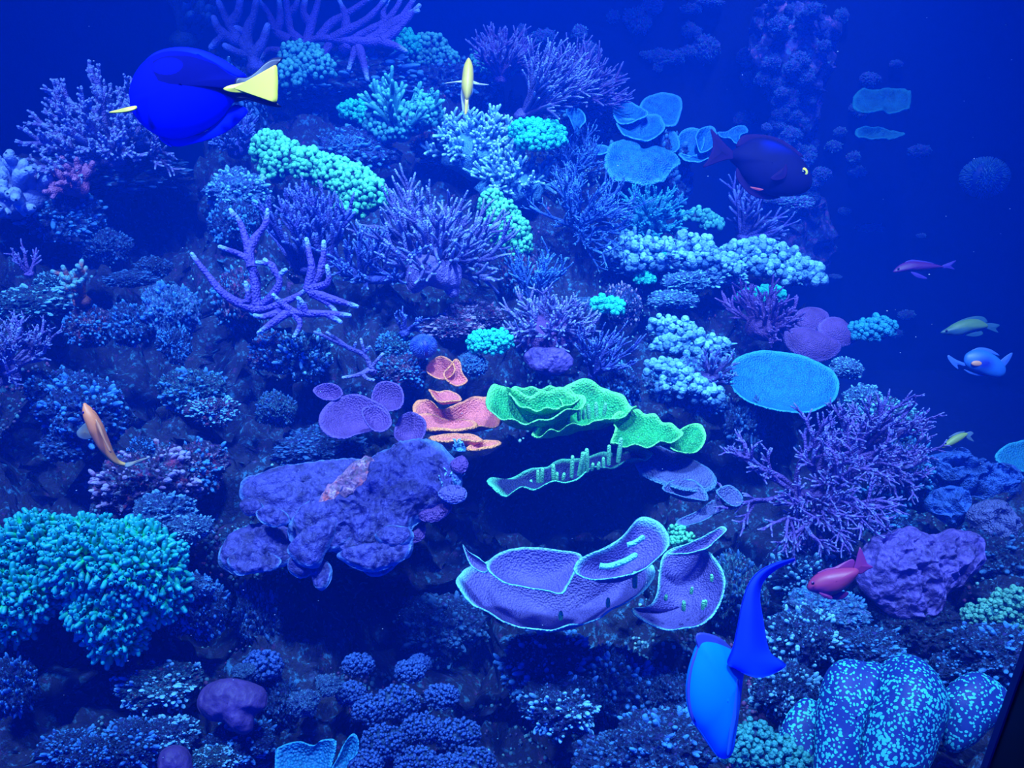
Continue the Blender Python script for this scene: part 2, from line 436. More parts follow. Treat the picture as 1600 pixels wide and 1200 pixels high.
def build_reef():
    us = np.arange(-700, 2201, 7.0); vs_ = np.arange(60, 1561, 7.0)
    U, V = np.meshgrid(us, vs_)
    u, v = U.ravel(), V.ravel()
    d = D(u, v) + 0.09 + recess(u, v)
    dirs = FW + RT * ((u - 800) / FPX)[:, None] - UP * ((v - 600) / FPX)[:, None]
    p = CAM + dirs * d[:, None]
    q = p.copy()
    nv = np.stack([fbm(p * 5 + 3.3 * k, 4, 0.55) for k in range(3)], 1)
    q += nv * np.array((0.06, 0.09, 0.07))
    rg = 0.5 - np.abs(fbm(p * 13, 3, 0.6))
    q += (rg * 0.06)[:, None] * W(0, 0.7, 0.7)
    q += np.stack([noise(p * 45 + 5.1 * k) for k in range(3)], 1) * 0.012
    q += np.stack([noise(p * 90 + 9.1 * k) for k in range(3)], 1) * 0.006
    idx = np.arange(len(u)).reshape(U.shape)
    F = np.stack([idx[:-1, :-1], idx[1:, :-1], idx[1:, 1:], idx[:-1, 1:]], -1).reshape(-1, 4)
    ok = inside(REEF, u[F].mean(1), v[F].mean(1))
    F = F[ok]
    e = np.concatenate([F[:, [0, 1]], F[:, [1, 2]], F[:, [2, 3]], F[:, [3, 0]]])
    key = np.sort(e, 1); kk = key[:, 0] * 10 ** 7 + key[:, 1]
    un, inv, cnt = np.unique(kk, return_inverse=True, return_counts=True)
    be = e[cnt[inv] == 1]
    used = np.unique(F); mp = -np.ones(len(u), int); mp[used] = np.arange(len(used))
    bv = np.unique(be); mp2 = -np.ones(len(u), int); mp2[bv] = np.arange(len(bv))
    back = q[bv] + np.array((0, 0.35, -0.75))
    back2 = np.stack([q[bv][:, 0], np.clip(q[bv][:, 1] + 0.6, 0.4, 3.6), np.full(len(bv), -0.19)], 1)
    mb = MB(); mb.add(q[used], mp[F])
    n0 = mb.n; nb = len(bv)
    mb.v += [back, back2]; mb.t += [np.zeros(nb), np.zeros(nb)]; mb.n += 2 * nb
    a, b = be[:, 0], be[:, 1]
    mb.more(np.stack([mp[b], mp[a], n0 + mp2[a], n0 + mp2[b]], -1))
    mb.more(np.stack([n0 + mp2[b], n0 + mp2[a], n0 + nb + mp2[a], n0 + nb + mp2[b]], -1))
    o = mb.build('reef_terrain', m_reef, origin=(0, 1.5, 0))
    o['kind'] = 'structure'; o['label'] = 'dark crusted rock slope that carries the corals'
    # small crusts, polyps and stubs that grow over the slope
    rng = np.random.default_rng(21); cand = used[(u[used] > -150) & (u[used] < 1750) & (v[used] < 1350)]
    den = fbm(q[cand] * 7 + 40, 3) + 0.5 * noise(q[cand] * 25)
    cand = cand[(den > 0.3) & (recess(u[cand], v[cand]) < 0.12)]
    pick = rng.choice(cand, min(12000, len(cand)), replace=False)
    hue = fbm(q[pick] * 5 + 77, 2)
    cr = MB(); V1, F1 = ICO[1]
    out = W(0, 0.6, 0.8)
    for i, h in zip(pick, hue):
        s = rng.uniform(0.0015, 0.0045)
        cr.add(V1 * np.array((s, s, s * rng.uniform(0.7, 1.8))) + q[i] + out * 0.001 + rng.normal(size=3) * 0.003, F1, float(np.clip(0.5 + 0.6 * h + rng.uniform(-0.3, 0.3), 0, 1)))
    m, nt, bb = _new('slope_crust'); at = nt.nodes.new('ShaderNodeAttribute'); at.attribute_name = 'tip'
    rp = nt.nodes.new('ShaderNodeValToRGB'); e = rp.color_ramp.elements
    e[0].position = 0.1; e[0].color = (0.16, 0.05, 0.16, 1); e[1].position = 0.95; e[1].color = (0.2, 0.5, 0.55, 1)
    for pos, c in ((0.35, (0.05, 0.07, 0.2, 1)), (0.6, (0.05, 0.2, 0.32, 1)), (0.8, (0.1, 0.34, 0.45, 1))):
        x = e.new(pos); x.color = c
    nt.links.new(at.outputs['Fac'], rp.inputs[0]); nt.links.new(rp.outputs[0], bb.inputs['Base Color']); bb.inputs['Roughness'].default_value = 0.7
    c = cr.build('slope_crust', m, o); c['kind'] = 'stuff'
build_reef()

# ---------------------------------------------------------------- live rock
ROCKS = []
def rock_variant(seed, lumpy=1.0):
    v, f = ICO[6]
    s = seed * 7.7
    w = v * np.array((1, 0.85, 0.6))
    r = 1 + 0.28 * fbm(w * 1.6 + s, 3) + 0.20 * lumpy * (0.5 - np.abs(fbm(w * 3.2 + s, 2))) + 0.2 * lumpy * (0.4 - np.abs(fbm(w * 8 + s, 3, 0.6))) + 0.06 * fbm(w * 20 + s, 2)
    return v * r[:, None], f
rng0 = np.random.default_rng(5)
for k in range(7):
    v, f = rock_variant(k + 1)
    mb = MB(); mb.add(v, f)
    cr = MB()
    n = 900
    pick = rng0.choice(len(v), n, replace=False)
    clump = fbm(v * 3 + k, 2)
    V1, F1 = ICO[2]; V0, F0 = ICO[1]
    for i in pick:
        if clump[i] + 0.4 * noise(v[i:i + 1] * 9)[0] < 0.02: continue
        rr = 0.022 + 0.06 * rng0.random() ** 2
        nn = nrm(nrm(v[i]) + rng0.normal(size=3) * 0.35 + np.array((0, 0, 0.25))); xx, yy = frame_of(nn)
        ln = rr * rng0.choice((0.9, 1.2, 1.8, 2.6)); vv, ff = (V1, F1) if rr > 0.045 else (V0, F0)
        w = vv[:, :1] * xx * rr + vv[:, 1:2] * yy * rr + vv[:, 2:] * nn * ln
        cr.add((w + nn * ln * 0.4) * np.array((1, 1, 1.3)) + v[i] * 0.985, ff, np.clip(0.45 + 0.5 * vv[:, 2] + rng0.uniform(-0.3, 0.3), 0, 1))
    ROCKS.append((mb, cr, {}))

def rock(name, label, u, v, a, b, mat, crust=None, dz=0.03, var=0, cat='rock', group=None, rz=None, d=None):
    """Lump of live rock, about 2a by 2b pixels, centred where pixel (u, v) meets the reef."""
    mb, cr, cache = ROCKS[var % len(ROCKS)]
    d = float(D(u, v)) + dz if d is None else d
    k = d / FPX
    def me(which, m):
        key = (which, m.name)
        if key not in cache: cache[key] = (mb if which == 'rock' else cr).mesh(which, m)
        return cache[key]
    o = bpy.data.objects.new(name, me('rock', mat)); COL.objects.link(o)
    o.location = P(u, v, d)
    o.scale = (a * k / 1.05, (a + b) / 2 * k / 1.1, b * k / 1.0)
    o.rotation_euler = (0.0, 0.0, rz if rz is not None else 0.0)
    tag(o, label, cat, group)
    if crust is not None:
        c = bpy.data.objects.new('crust', me('crust', crust)); COL.objects.link(c); c.parent = o; c['kind'] = 'stuff'
    return o

# ---------------------------------------------------------------- coral growers
UPV = np.array((0, 0, 1.0))
def rot_about(v, axis, a):
    axis = nrm(axis)
    return v * math.cos(a) + np.cross(axis, v) * math.sin(a) + axis * np.dot(axis, v) * (1 - math.cos(a))

def grow(mb, p, d, L, r, lev, rng, kids=2, ang=0.7, trop=0.08, jit=0.12, seg=5, taper=0.6, ls=0.55, sides=6, first=1, planar=None, tip0=0.0):
    pts, rad = [p], [r]
    for i in range(seg):
        d = nrm(d + jit * rng.normal(size=3) + trop * UPV)
        p = p + d * (L / seg); pts.append(p); rr = r * (1 - (1 - taper) * (i + 1) / seg); rad.append(rr)
        if lev > 0 and i >= first and i < seg:
            for k in range(kids):
                if rng.random() < 0.12: continue
                ax = rng.normal(size=3) if planar is None else planar * rng.choice((-1, 1)) + 0.25 * rng.normal(size=3)
                cd = rot_about(d, np.cross(d, ax) if planar is None else ax, ang * rng.uniform(0.6, 1.25))
                grow(mb, p, cd, L * ls * rng.uniform(0.65, 1.15) * (1 - 0.25 * i / seg), rr * 0.82, lev - 1, rng, kids, ang, trop, jit, max(3, seg - 1), taper, ls, sides, first, planar, tip0)
    n = len(pts)
    t = np.linspace(0, 1, n)
    tip = np.clip((t - 0.45) / 0.55, 0, 1) ** 1.5 if lev == 0 else np.clip((t - 0.75) / 0.25, 0, 1) * 0.9
    tube(mb, pts, rad, sides, tip)

def branching(name, label, u, v, L, r, mat, n=8, axis=(0, 1, 0.3), spread=0.9, lev=1, kids=2, ang=0.6, trop=0.06, jit=0.1, seg=5, taper=0.6, ls=0.5,
              dz=-0.01, seed=1, base=None, cat='coral', group=None, sides=6, fan=None, first=1, basemat=None, d=None, width=0.0):
    """Colony of forking branches from one foot; each main branch is a part."""
    d = float(D(u, v)) + dz if d is None else d
    k = d / FPX; foot = P(u, v, d); rng = np.random.default_rng(seed)
    o = thing(name, label, cat, foot, group)
    ax = W(*axis); x, y = frame_of(ax)
    fanv = None if fan is None else W(*fan)
    mb = MB(); bs = (base or r * 2.2) * k
    vv, ff = ICO[3]
    wd = width * k
    mb.add((vv * (1 + 0.25 * fbm(vv * 2 + seed, 2))[:, None]) * np.array((bs + wd * 0.5, bs, bs * 0.8)) + foot, ff)
    mb.build('base', basemat or mat, o)
    for i in range(n):
        if fanv is None:
            a = rng.uniform(0, 2 * math.pi); s = spread * math.sqrt((i + 0.5) / n)
            dd = nrm(ax * math.cos(s) + (x * math.cos(a) + y * math.sin(a)) * math.sin(s))
        else:
            s = spread * (2 * (i + 0.5) / n - 1)
            dd = nrm(rot_about(ax, fanv, s) + fanv * rng.uniform(-0.45, 0.45))
        mb = MB()
        st = foot + RT * wd * rng.uniform(-1, 1) + dd * bs * 0.3
        grow(mb, st, dd, L * k * rng.uniform(0.75, 1.1), r * k, lev, rng, kids, ang, trop, jit, seg, taper, ls, sides, first)
        mb.build('branch', mat, o)
    return o

def staghorn(name, label, paths, foot, r0, r1, mat, dz=-0.05, seed=1, cat='coral', sides=10, bumps=True):
    """Colony with each branch following its own course; paths are (u, v[, nearer]) lists."""
    rng = np.random.default_rng(seed)
    d0 = float(D(*foot)) + dz
    o = thing(name, label, cat, P(foot[0], foot[1], d0 + 0.02))
    mb = MB(); k = d0 / FPX
    vv, ff = ICO[3]
    mb.add(vv * (1 + 0.2 * fbm(vv * 2, 2))[:, None] * r0 * k * 1.5 + P(foot[0], foot[1], d0 + 0.01), ff); mb.build('base', mat, o)
    for path in paths:
        pp = np.array([P(q[0], q[1], d0 - (q[2] if len(q) > 2 else 0) * k) for q in path])
        length = sum(math.dist(path[i][:2], path[i + 1][:2]) for i in range(len(path) - 1))
        n = max(7, int(length / 7))
        pts = open_spline(pp, n)
        a = r0 * (1.0 if length > 45 else 0.72)
        rad = np.linspace(a, r1, n) * k * (1 + 0.07 * rng.normal(size=n))
        tip = np.clip((np.linspace(0, length, n) - length + 14) / 14, 0, 1)
        mb = MB(); tube(mb, pts, rad, sides, tip)
        mb.build('branch', mat, o)
    return o

def knobbly(name, label, lobes, knob, mat, n=260, dz=-0.02, seed=1, cat='coral', group=None, basemat=None, spikes=0, d=None, up=0.25, sub=2, vary=0.25):
    """Cluster of round knobs over a lobed body. lobes: (u, v, ru, rv[, nearer])."""
    rng = np.random.default_rng(seed)
    u0 = np.mean([l[0] for l in lobes]); v0 = np.mean([l[1] for l in lobes])
    d = float(D(u0, v0)) + dz if d is None else d
    k = d / FPX
    o = thing(name, label, cat, P(u0, v0 + max(l[3] for l in lobes), d), group)
    E = []
    mb = MB()
    vv, ff = ICO[4]
    for i, l in enumerate(lobes):
        c = P(l[0], l[1], d - (l[4] if len(l) > 4 else 0) * k); rad = np.array((l[2], min(l[2], l[3]) * 0.9, l[3])) * k
        E.append((c, rad))
        bv = vv * (1 + 0.13 * fbm(vv * 3 + seed + i, 3))[:, None]
        mb.add(bv * rad * 0.93 + c, ff)
    mb.build('body', basemat or mat, o)
    kb = MB(); tot = sum(l[2] * l[3] for l in lobes)
    for (c, rad), l in zip(E, lobes):
        m = max(8, int(n * l[2] * l[3] / tot))
        gi = np.arange(m * 2) + 0.5
        ph = np.arccos(1 - 2 * gi / (m * 2)); th = math.pi * (1 + 5 ** 0.5) * gi
        dirs = np.stack([np.cos(th) * np.sin(ph), np.sin(th) * np.sin(ph), np.cos(ph)], 1) + rng.normal(size=(m * 2, 3)) * 0.12
        for q in dirs:
            q = nrm(q)
            if q[2] < -0.45 or q[1] > 0.55: continue
            pnt = c + q * rad
            if any(np.sum(((pnt - c2) / (r2 * 0.96)) ** 2) < 1 for c2, r2 in E if c2 is not c): continue
            s = knob * k * rng.uniform(1 - vary, 1 + vary)
            h = rng.uniform(0.2, 3.0) * s
            ball(kb, pnt + q * h * 0.5 + UPV * up * s, np.array((s, s, s * rng.uniform(0.9, 1.25))), sub, float(np.clip(0.15 + 0.5 * q[2] + 0.3 * h / s / 3 + rng.uniform(-0.25, 0.35), 0, 1)))
    kn = kb.build('knobs', mat, o); kn['kind'] = 'stuff'
    for i in range(spikes):
        mb = MB(); c, rad = E[i % len(E)]
        p0 = c + np.array((rng.uniform(-0.7, 0.7) * rad[0], -rad[1] * rng.uniform(0, 0.6), rad[2] * 0.5))
        q = nrm(UPV + rng.normal(size=3) * 0.2); LL = rad[2] * rng.uniform(0.8, 1.7)
        tube(mb, [p0, p0 + q * LL * 0.5, p0 + q * LL], [knob * k * 0.9, knob * k * 0.85, knob * k * 0.6], 8, [0, 0.2, 0.8])
        for j in range(26):
            tt = rng.uniform(0.1, 1); a = rng.normal(size=3); a = nrm(a - q * np.dot(a, q))
            ball(mb, p0 + q * LL * tt + a * knob * k * 0.8, knob * k * 0.45, 1, 0.5)
        mb.build('branch', mat, o)
    return o

def plates(name, label, specs, mat, dz=-0.03, cat='coral', part='plate', group=None, thick=5.0, extra=None):
    """Colony of shelves; each shelf is a part. specs: dict(o=outline, ...) with sheet() options."""
    c0 = np.mean(np.array(specs[0]['o'], float), 0)
    d0 = float(D(*c0)) + dz
    o = thing(name, label, cat, P(c0[0], c0[1] + 10, d0 + 0.03), group)
    k = d0 / FPX
    for i, s in enumerate(specs):
        s = dict(s); ol = s.pop('o'); m = s.pop('mat', mat); nm = s.pop('part', part); dd = d0 + s.pop('dz', 0.0); lb = s.pop('label', None)
        s.setdefault('thick', thick * k); s.setdefault('seed', i * 3.1 + c0[0])
        mb = MB(); sheet(mb, ol, dd, **s); q = mb.build(nm, m, o)
        if lb: q['label'] = lb
    return o, d0

def mound(name, label, outline, mat, dz=-0.03, T=40, rough=10, freq=24, normal=(0, 0.4, 0.9), cat='coral', group=None, nth=150, nr=50, seed=0, ridged=False, hub=None, oct=4, tipfn=None, fine=2.0):
    c0 = np.mean(np.array(outline, float), 0); d0 = float(D(*c0)) + dz; k = d0 / FPX
    mb = MB(); inflate(mb, outline, d0, normal, T * k, hub=hub, nth=nth, nr=nr, back=0.4, rough=rough * k, freq=freq, seed=seed + c0[0], ridged=ridged, oct=oct, tipfn=tipfn, fine=fine * k)
    o = mb.build(name, mat)
    return tag(o, label, cat, group)

# ---------------------------------------------------------------- coral colours
M_VIOLET = coral_mat('violet_staghorn', (0.1, 0.07, 0.5), (0.2, 0.4, 0.85), 0.6, 20, 230, 1.0)
M_DEEP = coral_mat('deep_blue_branch', (0.05, 0.055, 0.36), (0.1, 0.18, 0.66), 0.5, 20, 260, 0.9)
M_TABLE = coral_mat('blue_lavender_branch', (0.1, 0.1, 0.4), (0.18, 0.3, 0.72), 0.55, 22, 280, 0.9)
M_LILAC = coral_mat('lilac_branch', (0.136, 0.120, 0.460), (0.208, 0.320, 0.736), 0.6, 22, 280, 0.9)
M_MAUVE = coral_mat('mauve_branch', (0.120, 0.075, 0.405), (0.160, 0.200, 0.607), 0.6, 22, 280, 0.8)
M_SLATE = coral_mat('slate_branch', (0.04, 0.06, 0.38), (0.09, 0.22, 0.68), 0.5, 22, 280, 0.8)
M_STEEL = coral_mat('steel_blue_branch', (0.03, 0.11, 0.48), (0.07, 0.3, 0.75), 0.5, 22, 280, 0.8)
M_FROST = coral_mat('frost_blue_finger', (0.08, 0.34, 0.7), (0.28, 0.66, 0.9), 0.5, 24, 280, 0.8)
M_GREEN = coral_mat('sea_green_knob', (0.03, 0.34, 0.2), (0.12, 0.72, 0.38), 0.6, 24, 350, 0.5)
M_GREENBODY = coral_mat('green_knob_body', (0.02, 0.09, 0.13), None, 0.6, 24, 350, 0.5)
M_TEAL = coral_mat('teal_knob', (0.015, 0.2, 0.28), (0.08, 0.5, 0.5), 0.6, 24, 350, 0.5)
M_TEALPAD = coral_mat('bright_teal_pad', (0.01, 0.42, 0.4), (0.02, 0.66, 0.55), 0.65, 30, 300, 0.8)
M_AZURE = coral_mat('azure_plate', (0.012, 0.17, 0.6), (0.06, 0.42, 0.95), 0.55, 45, 200, 1.0, fleck=(0.02, 0.26, 0.75))
M_CYANFAN = coral_mat('cyan_fan', (0.012, 0.2, 0.4), (0.02, 0.33, 0.55), 0.6, 30, 260, 0.9)
M_DISC = coral_mat('turquoise_disc', (0.006, 0.15, 0.36), (0.03, 0.36, 0.62), 0.7, 40, 260, 1.0, fleck=(0.012, 0.26, 0.5))
M_ORANGE = coral_mat('salmon_plate', (0.9, 0.2, 0.2), (1.0, 0.36, 0.1), 0.8, 30, 300, 1.0, fleck=(0.75, 0.15, 0.16))
M_GREENPLATE = coral_mat('bright_green_plate', (0.015, 0.42, 0.1), (0.2, 0.98, 0.24), 0.5, 40, 260, 1.0, fleck=(0.06, 0.62, 0.2))
M_GREENRIM_SHADE = coral_mat('green_rim_shaded_plate', (0.012, 0.02, 0.1), (0.12, 0.8, 0.4), 0.6, 34, 300, 0.9)  # green rim; the dark base paints the shade under the upper shelves
M_LAVPLATE = coral_mat('lavender_plate', (0.120, 0.100, 0.414), (0.176, 0.720, 0.782), 0.75, 34, 300, 0.8, fleck=(0.144, 0.130, 0.478))
M_GREYPLATE = coral_mat('grey_lavender_plate', (0.080, 0.100, 0.313), (0.080, 0.260, 0.460), 0.65, 34, 260, 1.0, fleck=(0.112, 0.160, 0.414))
M_PLUM = coral_mat('plum_plate', (0.11, 0.05, 0.26), (0.14, 0.09, 0.42), 0.7, 26, 300, 0.8)
M_INDIGO = coral_mat('indigo_crust', (0.065, 0.06, 0.3), (0.1, 0.26, 0.62), 0.35, 40, 240, 1.0, fleck=(0.13, 0.15, 0.5), polyp='Noise')
M_BARE = rock_mat('bare_skeleton', [(0.4, 0.2, 0.4), (0.7, 0.14, 0.14), (0.7, 0.46, 0.65), (0.10, 0.14, 0.16)], 40, 1.0, 0.75)
M_PALE = coral_mat('pale_leather', (0.14, 0.2, 0.55), (0.22, 0.36, 0.75), 0.65, 14, 200, 0.5)
M_PINKCRUST = coral_mat('pink_crust', (0.28, 0.08, 0.25), (0.35, 0.14, 0.36), 0.55, 22, 300, 0.8)
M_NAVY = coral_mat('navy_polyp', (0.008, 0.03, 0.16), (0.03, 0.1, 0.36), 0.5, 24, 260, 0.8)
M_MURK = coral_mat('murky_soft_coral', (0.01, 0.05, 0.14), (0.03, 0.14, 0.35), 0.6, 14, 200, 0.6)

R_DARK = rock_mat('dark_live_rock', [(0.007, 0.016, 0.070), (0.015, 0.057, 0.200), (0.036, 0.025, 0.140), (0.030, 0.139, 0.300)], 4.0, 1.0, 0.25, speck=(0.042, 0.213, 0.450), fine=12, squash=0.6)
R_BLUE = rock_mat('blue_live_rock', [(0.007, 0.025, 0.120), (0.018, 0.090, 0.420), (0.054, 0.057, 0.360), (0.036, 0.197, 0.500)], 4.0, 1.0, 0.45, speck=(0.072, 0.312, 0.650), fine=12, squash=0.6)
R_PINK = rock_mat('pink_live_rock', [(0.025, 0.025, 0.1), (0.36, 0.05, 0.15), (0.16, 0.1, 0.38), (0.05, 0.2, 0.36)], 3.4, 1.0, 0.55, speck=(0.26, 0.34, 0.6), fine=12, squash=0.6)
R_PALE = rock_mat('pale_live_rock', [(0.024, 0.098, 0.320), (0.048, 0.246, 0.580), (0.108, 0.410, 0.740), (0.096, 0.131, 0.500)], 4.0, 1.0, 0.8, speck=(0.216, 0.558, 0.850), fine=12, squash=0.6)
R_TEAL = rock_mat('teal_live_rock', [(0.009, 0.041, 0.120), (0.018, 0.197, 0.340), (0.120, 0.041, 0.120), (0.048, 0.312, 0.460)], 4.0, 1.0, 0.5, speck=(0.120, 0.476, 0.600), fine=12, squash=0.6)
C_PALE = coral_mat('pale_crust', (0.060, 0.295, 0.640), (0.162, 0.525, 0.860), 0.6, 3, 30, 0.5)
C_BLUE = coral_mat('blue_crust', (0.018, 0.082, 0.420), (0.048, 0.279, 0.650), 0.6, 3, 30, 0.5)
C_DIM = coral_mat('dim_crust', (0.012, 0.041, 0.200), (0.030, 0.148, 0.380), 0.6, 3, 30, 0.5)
C_PINK = coral_mat('rosy_crust', (0.22, 0.08, 0.28), (0.28, 0.3, 0.6), 0.6, 3, 30, 0.5)

# ---------------------------------------------------------------- branching corals, top of the reef
staghorn('staghorn_coral', 'large violet staghorn coral spreading along the top of the reef', [
    [(590, 66), (545, 64, 4), (500, 60, 8), (470, 68, 8), (440, 80, 6)], [(470, 66), (455, 50), (450, 22), (446, -12)], [(455, 64), (432, 50), (420, 22), (404, 0)],
    [(480, 64), (487, 36), (495, 10), (500, -12)], [(500, 60), (516, 38), (545, 20), (584, -6)], [(520, 60, 6), (546, 46, 10), (576, 28, 10), (604, -4, 8)],
    [(545, 62), (575, 48), (602, 34), (622, 8), (628, -10)], [(575, 64), (600, 50), (625, 30), (642, 6), (650, -8)], [(598, 64), (625, 42), (642, 22), (655, 9)],
    [(586, 62), (606, 40), (640, 20), (653, 17)], [(590, 64), (618, 72), (634, 80)], [(560, 74), (568, 98, 8), (574, 124, 12)], [(556, 74), (550, 92, 6), (545, 108, 8)],
    [(450, 74), (470, 86, 6), (500, 82, 8)], [(430, 50), (438, 30), (436, 0)], [(487, 40), (474, 20), (478, -5)], [(450, 24), (462, 10), (466, -8)],
    [(540, 48), (540, 25), (530, 0)], [(602, 36), (598, 18), (606, 0)], [(440, 80), (420, 78), (405, 92)], [(520, 60), (500, 92, 6), (480, 100, 10)]], (540, 72), 8.5, 3.6, M_VIOLET, dz=-0.15)
staghorn('antler_coral', 'stout blue antler coral just above the blue tang dorsal fin', [
    [(400, 108), (392, 84), (372, 60), (356, 34), (342, 4)], [(390, 80), (386, 52), (396, 24), (402, -6)], [(376, 64), (358, 58), (342, 46), (334, 28)], [(360, 40), (372, 20), (376, -6)],
    [(392, 86), (372, 82), (352, 72)], [(394, 90), (410, 66), (418, 40)], [(388, 54), (374, 46), (366, 44)], [(350, 56), (340, 64), (330, 74)]], (400, 106), 9.5, 5.0, M_DEEP, dz=-0.12)
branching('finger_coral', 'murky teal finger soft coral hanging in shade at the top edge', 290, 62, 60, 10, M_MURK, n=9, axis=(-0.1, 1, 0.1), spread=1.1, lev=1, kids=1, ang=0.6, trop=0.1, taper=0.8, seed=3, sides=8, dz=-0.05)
branching('plume_coral', 'lilac feathery plume coral left of the blue tang', 178, 250, 96, 6.0, M_LILAC, n=22, axis=(-0.25, 0.8, 0.55), spread=1.35, lev=2, kids=3, ang=0.55, trop=0.04, jit=0.1, seg=4, taper=0.75, ls=0.38, seed=7, base=18, dz=-0.06, first=0)
branching('plume_coral', 'small lilac plume coral peeping out behind the blue tang belly', 238, 236, 52, 4.2, M_LILAC, n=12, axis=(0.3, 0.3, 0.9), spread=1.2, lev=1, kids=3, ang=0.55, seed=8, seg=4, ls=0.4, dz=-0.06)
branching('needle_coral', 'lilac tabletop coral of fine needles right of the yellow fish', 782, 122, 56, 3.8, M_MAUVE, n=50, axis=(0.1, 0.9, 0.4), spread=1.15, lev=1, kids=2, ang=0.5, trop=0.05, seg=5, ls=0.5, seed=11, dz=-0.1, base=12)
branching('needle_coral', 'mauve fan of needle coral pointing to the open water', 896, 164, 66, 3.6, M_MAUVE, n=60, axis=(0.55, 0.7, 0.4), spread=1.05, lev=1, kids=2, ang=0.45, trop=0.02, seg=5, ls=0.5, seed=12, dz=-0.1, base=14)
branching('needle_coral', 'pale lilac needle coral fan between the two mauve fans and the teal pad', 816, 180, 88, 3.8, M_TABLE, n=56, axis=(0.8, 0.5, 0.4), spread=0.62, lev=1, kids=2, ang=0.4, trop=0.02, seg=5, ls=0.5, seed=13, dz=-0.3, base=12)
branching('bush_coral', 'dark teal bush coral with upright spikes under the yellow fish', 630, 214, 74, 5.0, M_TEAL, n=18, axis=(0.05, 1, 0.35), spread=1.0, lev=1, kids=3, ang=0.5, seg=5, ls=0.35, seed=15, dz=-0.1, taper=0.8)
branching('finger_coral', 'frosty white-blue finger coral heaped in the reef centre', 742, 240, 44, 4.8, M_FROST, n=60, axis=(0, 0.8, 0.6), spread=1.45, lev=1, kids=3, ang=0.7, seg=4, ls=0.5, seed=17, base=44, dz=-0.08, taper=0.75, width=26)
branching('finger_coral', 'frosty blue finger coral spilling below the teal pad', 800, 294, 42, 4.6, M_FROST, n=50, axis=(0.1, 0.7, 0.7), spread=1.4, lev=1, kids=2, ang=0.7, seg=4, ls=0.5, seed=18, base=38, dz=-0.08, taper=0.75, width=24)
branching('twig_coral', 'loose steel-blue twig coral left of the azure shelves', 896, 272, 56, 3.4, M_STEEL, n=22, axis=(-0.1, 0.8, 0.6), spread=1.3, lev=2, kids=2, ang=0.6, seg=4, ls=0.5, seed=19, dz=-0.08)
branching('twig_coral', 'tangled slate-blue twig coral below the azure shelves', 900, 356, 78, 3.4, M_STEEL, n=30, axis=(0.15, 0.45, 0.85), spread=1.35, lev=2, kids=2, ang=0.55, seg=4, ls=0.45, seed=20, dz=-0.08)
branching('feather_coral', 'cyan feathery coral tuft right of the tangled twigs', 1012, 352, 46, 4.2, M_CYANFAN, n=40, axis=(0.1, 0.45, 0.9), spread=1.4, lev=1, kids=3, ang=0.45, seg=4, ls=0.4, seed=21, dz=-0.05, base=30)
branching('table_coral', 'broad lavender table coral with long wavy arms at mid reef', 680, 426, 110, 5.4, M_TABLE, n=44, axis=(0.12, 0.9, 0.45), spread=1.25, lev=1, kids=2, ang=0.5, trop=0.05, jit=0.14, seg=6, ls=0.45, seed=23, base=26, dz=-0.1, width=20)
branching('spiky_coral', 'dark indigo spiky coral thicket behind the violet staghorn', 490, 420, 100, 5.6, M_DEEP, n=36, axis=(0, 1, 0.25), spread=0.85, lev=1, kids=3, ang=0.4, trop=0.08, seg=6, ls=0.35, seed=24, dz=-0.02, width=30)
branching('spiky_coral', 'blue-grey spiky coral filling the gap below the lavender table', 590, 436, 66, 4.4, M_SLATE, n=26, axis=(0, 0.8, 0.6), spread=1.25, lev=1, kids=3, ang=0.5, seg=5, ls=0.4, seed=25, dz=-0.06, width=40)
staghorn('staghorn_coral', 'open violet staghorn coral with pale tips at mid left', [
    [(396, 484), (430, 478, 6), (465, 462, 10), (482, 450, 10)], [(481, 452, 10), (487, 420, 14), (483, 396, 14), (479, 374, 12)], [(482, 450, 10), (498, 430, 6), (505, 402, 6), (506, 378, 6)],
    [(481, 452, 10), (505, 446, 18), (514, 438, 20), (511, 416, 22)], [(484, 455, 10), (515, 466, 18), (558, 479, 26)], [(488, 458, 10), (510, 471, 14), (526, 489, 18)],
    [(404, 482), (426, 461, 12), (437, 440, 16), (430, 424, 18), (414, 406, 20)], [(434, 432, 16), (446, 422, 18)], [(430, 426, 16), (424, 413, 18), (402, 410, 20)],
    [(400, 478), (398, 442, 4), (392, 416, 6), (380, 400, 8), (344, 386, 10)], [(393, 418, 6), (388, 390, 2), (377, 352), (366, 334)], [(388, 394, 2), (400, 370, -4), (415, 350, -6), (418, 328, -6)],
    [(400, 484), (370, 472, 8), (346, 456, 12), (325, 430, 14), (312, 414, 14), (300, 397, 12)], [(456, 486, 16), (440, 474, 24), (427, 461, 30)], [(440, 486, 10), (480, 490, 22), (515, 490, 28), (546, 493, 32)],
    [(470, 488, 20), (468, 468, 24)], [(452, 486, 14), (430, 502, 26), (404, 520, 34)], [(442, 487, 10), (412, 495, 20), (398, 493, 24)], [(460, 489, 16), (469, 506, 20), (460, 526, 24)],
    [(512, 491, 26), (532, 503, 32)], [(478, 490, 22), (474, 476, 28), (466, 466, 32)], [(376, 474, 6), (388, 468, 10), (384, 442, 12)], [(366, 338), (360, 328, 2)], [(392, 416, 6), (402, 440, -4), (400, 470, -4)]],
    (410, 484), 8.2, 3.4, M_VIOLET, dz=-0.14)
